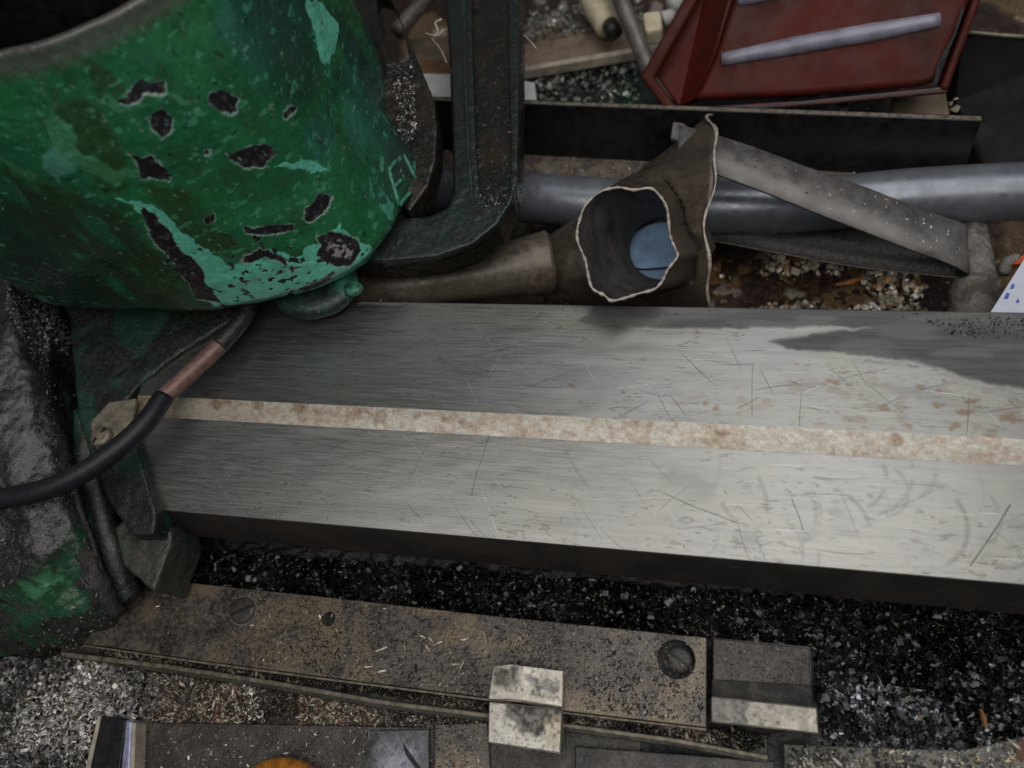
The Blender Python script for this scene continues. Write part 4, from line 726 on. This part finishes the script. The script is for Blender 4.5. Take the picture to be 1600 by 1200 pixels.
chips('swarf_strip', 1600, inpoly([(200, 1046), (420, 1074), (760, 1128), (680, 1134), (225, 1128)], -.1075, lambda x, y: sstep(.42, .58, fbm(np.stack([x, y, x*0], -1), 40, 3, 5)), .003), (.0012, .003), GREY, M_chip, None, 'brownish swarf strewn between the narrow rail and the lower bed plates', 22, aspect=(1.2, 3.5))
chips('swarf_in_groove', 900, inpoly([(150, 1015), (300, 1036), (760, 1097), (1200, 1150), (1180, 1172), (900, 1130), (420, 1060), (180, 1026)], -.099, None, .003), (.001, .003), [(.13, .12, .1, 3), (.3, .28, .24, 1.5), (.02, .02, .018, 5)], M_chip, None, 'swarf packed in the groove below the brown slide plate', 23)
cl = lambda x, y: .15+sstep(.45, .62, fbm(np.stack([x, y, x*0], -1), 35, 3, 15))
chips('crumbs_on_plate', 3000, inpoly([(240, 910), (1100, 998), (1100, 1130), (760, 1088), (250, 1020)], Z0, cl), (.0007, .0024), [(.03, .026, .022, 6), (.085, .07, .055, 7), (.16, .14, .11, 2.5), (.34, .3, .24, .7), (.6, .56, .48, .3)], M_chip, None, 'dark crumbs and bright slivers on the brown slide plate', 24, tilt=.25)
chips('long_slivers', 15, inpoly([(560, 960), (860, 985), (760, 1080), (560, 1050)], Z0+.0005), (.005, .011), [(.34, .31, .26, 1)], M_chip, None, 'thin curled bright slivers on the middle of the slide plate', 25, tilt=.15, aspect=(7, 14))
chips('crumbs_on_end_block', 500, inpoly([(1114, 1000), (1262, 1013), (1268, 1110), (1114, 1098)], Z0+.001), (.0007, .002), [(.03, .03, .028, 6), (.12, .11, .1, 3), (.4, .38, .36, .5)], M_chip, None, 'dark crumbs on the notched end block', 26, tilt=.25)
chips('crumbs_on_bed_plates', 1300, inpoly([(230, 1135), (760, 1135), (760, 1210), (210, 1210)], ZL), (.0008, .0024), [(.04, .035, .03, 5), (.16, .14, .12, 3), (.5, .46, .4, .8)], M_chip, None, 'grey crumbs on the lower bed plates at the bottom edge', 27, tilt=.25)
pit = [(250, 850), (1640, 960), (1640, 1170), (1285, 1160), (1280, 1005), (260, 915)]
chips('oily_black_swarf', 15000, inpoly(pit, ground_z, lambda x, y: np.full(x.shape, 1.), .003), (.002, .008), DARK, M_blackchip, None, 'deep bed of oily black swarf between the steel bar and the slide plate', 28, tilt=.6, curl=2., aspect=(1.3, 5))
chips('wet_glinting_swarf', 3600, inpoly([(1275, 1020), (1640, 1020), (1640, 1168), (1285, 1162)], ground_z, lambda x, y: (.06+sstep(.42, .62, fbm(np.stack([x, y, x*0], -1), 30, 3, 25)))*sstep(-.16, -.24, y), .004), (.002, .0065), [(.08, .085, .09, 5), (.18, .19, .21, 2.2), (.03, .03, .03, 4), (.4, .41, .45, 1), (.26, .22, .15, .8)], M_blackchip, None, 'wet grey swarf glinting right of the notched end block', 29, tilt=.6, curl=2.2, aspect=(1.3, 6))
lumps('grit_on_mottled_plate', 650, inpoly([(1230, 1166), (1400, 1172), (1505, 1174), (1600, 1154), (1640, 1154), (1640, 1215), (1230, 1215)], -.083, None, .001), (.0012, .0030), [(.42, .40, .36, 3), (.25, .24, .22, 3), (.06, .055, .05, 4), (.35, .28, .17, 1)], M_chip, 'grey and tan grit spread over the mottled plate at the bottom right corner', 129)
chips('blue_grey_swarf', 1100, inpoly([(1285, 1075), (1380, 1065), (1500, 1100), (1620, 1080), (1640, 1160), (1500, 1172), (1285, 1162)], ground_z, lambda x, y: .1+sstep(.42, .58, fbm(np.stack([x, y, x*0], -1), 38, 3, 45)), .005), (.0018, .005), [(.26, .28, .31, 4), (.42, .43, .46, 2), (.12, .12, .12, 3)], M_chip, None, 'lighter blue-grey swarf just above the mottled plate at lower right', 41, tilt=.6, curl=2.2, aspect=(1.3, 5))
o = tube('orange_shaving', [(1532, 1108, -.082), (1537, 1122, -.081), (1541, 1138, -.082)], [.001, .002, .001], plain('orange_rust_shaving', (.20, .085, .03), .5), None, 10); tag(o, 'orange rusty shaving lying on the wet black swarf at lower right', 'shaving')

# ================================================================== behind the bar
o = empty('black_angle_iron', at(1100, 240, -.06), 'black angle iron lying behind the steel bar with a thin bright top edge', 'angle iron')
ai = [(560, 153), (820, 160), (1100, 170), (1300, 179), (1533, 188)]
A0 = at(560, 153, -.02); A1 = at(1534, 189, -.02)
dn = Vector((0, -.30, -.954)).normalized()
prism('angle_wall', [(*A0,), (*A1,), tuple(Vector(A1)+Vector((0, .006, 0))), tuple(Vector(A0)+Vector((0, .006, 0)))], .085, M_black, o, dirn=tuple(dn), world=True, bevel=.0006)
prism('bright_top_edge', [tuple(A0+np.array([0, .0005, .0006])), tuple(A1+np.array([0, .0005, .0006])), tuple(A1+np.array([0, .0045, .0006])), tuple(A0+np.array([0, .0040, .0006]))], .0012, M_railedge, o, world=True, bevel=.0003)
# long grey pipe
gp = empty('long_grey_pipe', at(1300, 320, -.1), 'long smooth grey pipe behind the steel bar passing under the bent strap', 'pipe')
tube('pipe_body', [(480, 292, -.075), (700, 300, -.075), (860, 312, -.075), (1000, 322, -.075), (1150, 325, -.075), (1300, 318, -.072), (1450, 306, -.068), (1760, 292, -.062)], .0245, M_pipe, gp, 40)
o = prism('dusty_board', [(640, 225, -.072), (1090, 236, -.072), (1480, 262, -.072), (1480, 300, -.072), (1000, 300, -.072), (640, 286, -.072)], .012, grimy('dusty_brown', (.10, .08, .06), (.17, .135, .10), (.06, .045, .035), 35, (.5, .8), 0, .5, (.5, .46, .4), .8, .001), None, bevel=.001); tag(o, 'dusty brown board between the black angle iron and the grey pipe', 'board')
chips('crumbs_on_board', 420, inpoly([(660, 230), (1090, 240), (1480, 265), (1400, 290), (660, 280)], -.072), (.0015, .004), [(.5, .46, .4, 2), (.2, .16, .12, 3), (.04, .035, .03, 4)], M_chip, None, 'crumbs on the dusty brown board in front of the angle iron', 31)
# brown tapered pipe at left of the cone, cone and branch
fun = empty('torn_sheet_cone', at(1000, 400, -.16), 'brown sheet metal cone with a jagged round side opening showing blue inside', 'sheet metal cone')
c1 = at(1103, 356, -.075); c0 = np.array([at(852, 415, -.075)[0], at(852, 418, -.075)[1], -.078]); RC = .101
def ring(cx, cy, cz, r, n=72, amp=0., seed=1, seg=None):
    g = np.random.RandomState(seed); ph = g.uniform(0, 6.28, 6); out = []
    for i in range(n):
        a = 2*math.pi*i/n; rr_ = r*(1+amp*sum(math.sin((k+2)*a+ph[k])/(k+1.5) for k in range(6))); out.append(np.array([cx, cy+rr_*math.cos(a), cz+rr_*math.sin(a)*.95]))
    return out
rings = []
NR = 44
for i, t in enumerate(np.linspace(0, 1, NR)):
    r = .030+(RC-.030)*t**1.08; x = c0[0]+(c1[0]-c0[0])*t; R_ = ring(x, c0[1]+(c1[1]-c0[1])*t, c0[2]+(c1[2]-c0[2])*t, r, 144, .012*t, 3)
    R_ = [np.array([p[0], p[1], max(p[2], -.152+.1*min(0, p[2]+.152))]) for p in R_]
    if i == NR-1: R_ = [p+np.array([.003*math.sin(5*k/144*6.28)+.002*math.sin(11*k/144*6.28), 0, 0]) for k, p in enumerate(R_)]
    rings.append(R_)
lip = [(903, 352), (915, 320), (938, 300), (965, 293), (990, 297), (1015, 294), (1030, 305), (1042, 325), (1045, 350), (1048, 372), (1056, 390), (1058, 402), (1044, 420), (1034, 440), (1022, 452), (1000, 458), (975, 466), (955, 470), (945, 462), (925, 450), (918, 425), (914, 405), (902, 375)]
lip3 = crom([at(u, v, .034-.012*(u-903)/155.) for (u, v) in lip]+[at(lip[0][0], lip[0][1], .034)], 4)[:-1]
NL = len(lip3); ctr = np.mean(lip3, 0); o_c = at(1040, 366, -.035); bc_ = at(1034, 387, -.05)
co = loft('cone_wall', rings, M_cone, fun, cap=False, world=True)
bm = bmesh.new(); bm.from_mesh(co.data); L0 = np.array(fun.location); lipa = np.array(lip3); kill = []; ext = o_c - ctr
for f in bm.faces:
    q_ = np.array(f.calc_center_median())+L0
    if q_[2] < -.085: continue
    t = np.clip((ctr[2]-q_[2])/(ctr[2]-o_c[2]), 0, 1.3); cc_ = ctr+ext*t
    if sdpoly(np.array([q_[0]]), np.array([q_[1]]), (cc_+(lipa-ctr)*(1+.3*t)*.94)[:, :2])[0] < 0: kill.append(f)
bmesh.ops.delete(bm, geom=kill, context='FACES'); bm.to_mesh(co.data); bm.free(); mods(co, disp=.004, size=.03, disp2=.001, size2=.006); m = co.modifiers.new('thick', 'SOLIDIFY'); m.thickness = .0016; m.offset = -1
tube('wide_rim', rings[-1]+[rings[-1][0]], [.0007+.0012*abs(math.sin(k*.37)*math.cos(k*.11)) for k in range(145)], M_coneedge, fun, 8, False, 1, world=True, disp=.0012, size=.006)
tube('tapered_neck', [(470, 452, -.04), (600, 448, -.04), (700, 436, -.045), (800, 420, -.05), (858, 410, -.056)], [.018, .019, .021, .025, .029], M_brownpipe, fun, 32)
tube('weld_bead', [tuple(p) for p in ring(c0[0], c0[1], c0[2], .031, 40, .02, 5)]+[tuple(ring(c0[0], c0[1], c0[2], .031, 40, .02, 5)[0])], .003, M_cone, fun, 8, False, 1, world=True, disp=.004, size=.006)
outer = []
for t in np.linspace(0, 1, 8):
    outer.append([p*(1-t)+(o_c+np.array([-.003, 0, 0])+(p-ctr)*1.27+np.array([0, 0, -.00]))*t + np.array([0, 0, 0]) for p in lip3])
loft('branch_wall', outer, M_cone, fun, cap=False, world=True, disp=.0015, size=.01)
br_ = .0325
inn = []
for t in np.linspace(0, 1, 10):
    R_ = []
    for k, p in enumerate(lip3):
        d = p-ctr; a = math.atan2(d[1], d[0]); q_ = bc_+np.array([br_*math.cos(a)*.85, br_*math.sin(a)*1.0, 0]); R_.append((p*(1-t)+q_*t)+(ctr-p)*.0+np.array([0, 0, 0]))
    inn.append(R_)
inn[0] = [p+(ctr-p)*.03 for p in inn[0]]
loft('branch_inside', inn, M_inner, fun, cap=False, world=True)
tube('jagged_lip', lip3+[lip3[0]], [.0007+.0010*abs(math.sin(k*1.7)*math.cos(k*.6)) for k in range(len(lip3)+1)], M_coneedge, fun, 8, False, 1, world=True, disp=.0008, size=.004)
sh = bc_+np.array([0, 0, -.012]); bt_ = prism('blue_bottom', [tuple(sh+np.array([.034*math.cos(a), .036*math.sin(a), 0])) for a in np.linspace(0, 6.283, 32, endpoint=False)], .002, M_blue, fun, world=True, bevel=0)
tube('wire_across', [(985, 418, -.058), (1010, 421, -.056), (1060, 416, -.058)], .0009, M_hole, fun, 8)
prism('welded_tab', [(1048, 215, -.02), (1052, 190, -.02), (1066, 192, -.02), (1085, 205, -.02), (1080, 225, -.02)], .004, M_strap, fun, bevel=.0004)
# bent strap
stp = empty('bent_flat_strap', at(1300, 400, -.12), 'grey flat steel strap bent into a long hairpin loop right of the cone', 'steel strap')
topl = [(1060, 196, 258, .0), (1105, 208, 268, .0), (1180, 232, 295, -.004), (1260, 262, 327, -.01), (1350, 293, 362, -.018), (1430, 325, 393, -.026), (1480, 342, 411, -.034), (1506, 352, 424, -.042)]
far_ = [at(u, a, z) for u, a, b, z in topl]; near = [at(u, b, z) for u, a, b, z in topl]
wv = np.mean([f-n_ for f, n_ in zip(far_, near)], 0)
lowe = [(1514, 428, -.052), (1505, 433, -.062), (1480, 432, -.068), (1400, 424, -.075), (1320, 414, -.08), (1220, 396, -.085), (1120, 377, -.09), (1080, 370, -.09)]
near += [at(*p) for p in lowe]; far_ = far_[:]+[at(*p)+wv*k_ for p, k_ in zip(lowe, (.9, .9, .95, 1, 1, 1, 1, 1))]
near = crom(near, 5); far_ = crom(far_, 5); SP = np.stack([np.array(near), np.array(near)*.5+np.array(far_)*.5, np.array(far_)], 0)
so = link('upper_leg', grid_mesh(SP[:, :43]), M_strap, stp); m = so.modifiers.new('thick', 'SOLIDIFY'); m.thickness = .0022; m.offset = 0
so = link('lower_leg', grid_mesh(SP[:, 42:]), M_dark, stp); m = so.modifiers.new('thick', 'SOLIDIFY'); m.thickness = .0022; m.offset = 0; so['label'] = 'lower leg of the strap with its shade painted black'  # near-black colour paints the shade inside the loop
tube('worn_lower_edge', near[43:], .0009, M_railedge, stp, 6, True, 1, world=True)
chips('grit_on_strap', 90, lambda n, g: (lambda k, t: np.array(near)[k]*(1-t)[:, None]+np.array(far_)[k]*t[:, None]+np.array([0, 0, .001]))(g.randint(2, 34, n), g.uniform(.05, .95, n)), (.0012, .003), [(.5, .48, .44, 2), (.3, .28, .25, 2), (.03, .03, .03, 1)], M_chip, None, 'pale grit lying on the upper leg of the bent strap', 33, tilt=.2)
# littered floor patch
chips('white_litter', 600, inpoly([(1120, 385), (1490, 440), (1500, 500), (1100, 500)], -.150, lambda x, y: sstep(.45, .62, fbm(np.stack([x, y, x*0], -1), 22, 3, 35)), .006), (.0025, .0065), WHITE, M_chip, None, 'white and tan flakes strewn on the brown ground behind the steel bar', 34, aspect=(1., 1.6), tilt=.6, curl=2.2)
pf = prism('rusty_tray', [(1000, 360, -.158), (1500, 380, -.158), (1520, 560, -.158), (1000, 560, -.158)], .01, grimy('rusty_brown_tray', (.06, .03, .018), (.035, .02, .014), (.22, .13, .05), 22, (.3, .7), 0, .5, (.6, .57, .5), 1, .002, (.012, .007, .005), .5), None, bevel=.002, disp=None); tag(pf, 'rusty brown tray with flaking tan paint behind the steel bar', 'tray')
o = tube('wood_splinter', [(1305, 445, -.146), (1330, 440, -.144), (1355, 432, -.146)], [.001, .0028, .001], plain('orange_splinter', (.45, .2, .05), .6), None, 8); tag(o, 'small orange splinter on the rusty tray below the strap', 'splinter')
o = tube('crusted_post', [(1508, 300, -.09), (1516, 370, -.09), (1520, 430, -.09), (1524, 520, -.09)], [.012, .013, .017, .020], M_crust, None, 20, disp=.006, size=.01, disp2=.002, size2=.003); tag(o, 'grey crusted post standing right of the bent strap', 'post')
pp = empty('white_card', at(1580, 470, -.03), 'white card with small blue marks at the right edge behind the steel bar', 'card')
prism('card_sheet', [(1545, 492, -.02), (1602, 402, -.02), (1700, 395, -.02), (1700, 492, -.02)], .0015, M_paper, pp, bevel=.0002)
for u, v, s_ in [(1573, 462, 5), (1582, 447, 4), (1590, 470, 3)]:
    prism('blue_mark', [(u-s_, v+s_), (u, v-s_), (u+s_, v-s_+2), (u+2, v+s_)], .0004, M_ink, pp, z=-.0197, bevel=0)
o = prism('orange_scrap', [(1582, 412), (1598, 398), (1640, 385), (1640, 405), (1600, 412)], .006, M_orange, None, z=-.03, bevel=.001); tag(o, 'orange-red plastic scrap above the white card', 'scrap')
o = tube('pale_clip', [(1568, 428, -.04), (1576, 412, -.038), (1590, 405, -.038)], [.004, .006, .005], M_crust, None, 10); tag(o, 'small tan lump left of the orange-red scrap', 'lump')

# red can
can = empty('red_metal_can', at(1280, 160, -.12), 'dirty red metal can with long pressed ribs lying beyond the angle iron', 'metal can')
F_ = [(1003, 118, -.03), (1082, -20, .02), (1120, -90, .03), (1560, -100, .03), (1532, 0, .01), (1478, 142, -.055), (1400, 150, -.058), (1200, 168, -.062), (1036, 172, -.06)]
import numpy.linalg as LA
P_ = np.array([at(1060, 160, -.05), at(1110, -20, .02), at(1500, -20, .02), at(1475, 120, -.05)])
nrm = np.cross(P_[2]-P_[0], P_[1]-P_[0]); nrm /= LA.norm(nrm); nrm = nrm if nrm[2] > 0 else -nrm; pc = P_.mean(0)
def onp(u, v, off=0.):
    d = ROT @ np.array([u-800, v-600, 1155.]); t = ((pc+nrm*off-CAM) @ nrm)/(d @ nrm); return tuple(CAM+d*t)
prism('corner_facet', [onp(*p) for p in [(1084, 157, 0), (1116, 90, 0), (1148, -10, 0), (1174, -120, 0), (1130, -112, -.03), (1098, -10, -.03), (1024, 118, -.03), (1062, 168, -.03)]], .08, M_red, can, dirn=tuple(-nrm), world=True, bevel=.002, segs=3)
prism('can_body', [onp(*p) for p in [(1084, 157), (1116, 90), (1148, -10), (1174, -120), (1570, -130), (1508, 20), (1462, 128), (1440, 135), (1250, 150)]], .12, M_red, can, dirn=tuple(-nrm), world=True, bevel=.006, segs=4)
prism('seam_flange', [onp(*p, -.004) for p in [(1000, 120), (1078, -20), (1100, -110), (1130, -110), (1096, -10), (1022, 122), (1060, 172), (1036, 168)]], .012, M_red, can, dirn=tuple(-nrm), world=True, bevel=.003, segs=3)
prism('side_seam', [onp(*p, -.002) for p in [(1468, 140), (1512, 20), (1560, -110), (1585, -110), (1534, 0), (1500, 90), (1482, 142)]], .02, M_red, can, dirn=tuple(-nrm), world=True, bevel=.003, segs=3)
prism('bottom_seam', [onp(*p, -.004) for p in [(1040, 170), (1250, 157), (1480, 134), (1482, 146), (1300, 163), (1060, 182)]], .02, M_rednk, can, dirn=tuple(-nrm), world=True, bevel=.002, segs=3)
prism('dark_seam_line', [onp(*p, .0004) for p in [(1459, 128), (1465, 100), (1490, 52), (1503, 10), (1508, 10), (1494, 54), (1470, 102), (1464, 130)]], .002, M_hole, can, dirn=tuple(-nrm), world=True, bevel=0)
M_rib = plain('rib_highlight_paint', (.26, .25, .31), .4, .1, .25, 60, .2)  # blue-grey colour paints in the highlight along the ribs
for pts in ([(1128, 93), (1240, 72), (1360, 51), (1468, 31)], [(1152, -2), (1180, -9), (1270, -26), (1400, -48)]):
    tube('pressed_rib', [onp(u, v, .0) for u, v in pts], [.006, .008, .008, .006], M_rib, can, 16, world=True)
# bench clutter
o = prism('dusty_plank', [(640, 62, -.09), (1000, 20, -.09), (1012, 70, -.09), (830, 105, -.09), (640, 120, -.09)], .014, M_wood, None, bevel=.001); tag(o, 'dusty brown plank between the cast arm and the red can', 'plank')
o = prism('pale_batten', [(800, 107, -.086), (1000, 72, -.086), (1002, 79, -.086), (800, 114, -.086)], .012, M_woodedge, None, bevel=.0008); tag(o, 'thin pale batten along the near edge of the dusty plank', 'batten')
o = prism('swarf_tray', [(700, 110, -.11), (1010, 80, -.11), (1040, 178, -.11), (700, 178, -.11)], .01, M_clamp, None, bevel=.001); tag(o, 'dark green tray of swarf right of the cast arm', 'tray')
chips('flakes_on_tray', 620, inpoly([(820, 112), (1000, 88), (1000, 170), (820, 170)], -.108, None, .004), (.002, .0055), [(.34, .38, .33, 3), (.2, .22, .18, 3), (.55, .55, .48, 1.5), (.05, .05, .04, 2)], M_chip, None, 'pale green-grey flakes in the tray right of the cast arm', 36, aspect=(1., 1.8), curl=2)
chips('flakes_on_plank', 420, inpoly([(810, 20), (1000, 0), (1005, 40), (820, 66)], -.088, None, .003), (.003, .007), [(.3, .3, .27, 3), (.12, .12, .1, 4), (.5, .5, .48, 1)], M_chip, None, 'grey flakes on the dusty brown plank', 37, aspect=(1.3, 3))
o = prism('white_strip', [(640, 114, -.07), (740, 116, -.07), (835, 128, -.07), (838, 156, -.07), (640, 156, -.07)], .01, M_white, None, bevel=.001); tag(o, 'off-white plastic strip behind the cast arm', 'plastic strip')
o = prism('rust_brown_slat', [(655, 92, -.075), (740, 94, -.075), (740, 116, -.075), (655, 114, -.075)], .01, plain('rusty_orange_brown', (.16, .08, .035), .7, 0, .4), None, bevel=.001); tag(o, 'rusty brown slat just above the off-white strip', 'slat')
o = tube('leaning_grey_rod', [(952, -60, -.02), (970, 0, -.03), (990, 50, -.045), (1010, 100, -.06), (1016, 118, -.065)], [.0085, .0085, .0085, .0085, .008], M_rod, None, 20); tag(o, 'dull grey rod leaning beside the red can', 'rod')
o = tube('dark_grey_handle', [(620, 50, -.05), (660, 5, -.05), (700, -40, -.05)], .0085, M_rod, None, 20); tag(o, 'grey rod end between the green flange and the cast arm', 'rod')
bot = empty('cream_bottle', at(940, 25, -.08), 'small cream bottle at the top edge left of the grey rod', 'bottle')
tube('bottle_body', [(920, -20, -.065), (938, 12, -.065), (952, 40, -.065)], [.016, .018, .015], M_cream, bot, 24); tube('bottle_neck', [(952, 36, -.064), (960, 52, -.064)], [.009, .009], M_dark, bot, 20, sm=1)
cb = empty('cream_fitting', at(1030, 30, -.08), 'square cream plastic fitting between the grey rod and the red can', 'fitting')
prism('fitting_block', [(1003, 18, -.05), (1032, 14, -.05), (1036, 44, -.05), (1008, 48, -.05)], .02, M_cream, cb, bevel=.004, segs=3)
tube('fitting_thread', [(1036, 30, -.06), (1056, 22, -.06)], [.008, .007], M_white, cb, 20, sm=1); tube('fitting_arm', [(1050, 10, -.05), (1085, -20, -.05)], [.01, .01], M_white, cb, 20, sm=1)
o = prism('dark_brown_box', [(1505, 50, -.05), (1720, 62, -.05), (1720, 330, -.12), (1540, 260, -.12), (1490, 160, -.11)], .06, M_brownbox, None, bevel=.003); tag(o, 'dark brown box in shadow at the right edge behind the red can', 'box')
o = tube('box_edge_strip', [(1512, 50, -.047), (1580, 56, -.047), (1720, 64, -.047)], .0018, M_pale, None, 8); tag(o, 'thin tan strip along the far edge of the dark brown box', 'strip')
chips('scattered_bits', 26, inpoly([(1180, 150), (1500, 150), (1500, 178), (1300, 172)], -.10), (.004, .009), WHITE, M_chip, None, 'pale bits on the bench just beyond the angle iron below the red can', 38, aspect=(1.2, 2))
o = prism('tan_rag', [(1395, 150, -.09), (1478, 140, -.085), (1488, 200, -.09), (1400, 200, -.09)], .01, M_wood, None, bevel=.003, disp=.004, size=.01); tag(o, 'dusty tan rag under the right corner of the red can', 'rag')
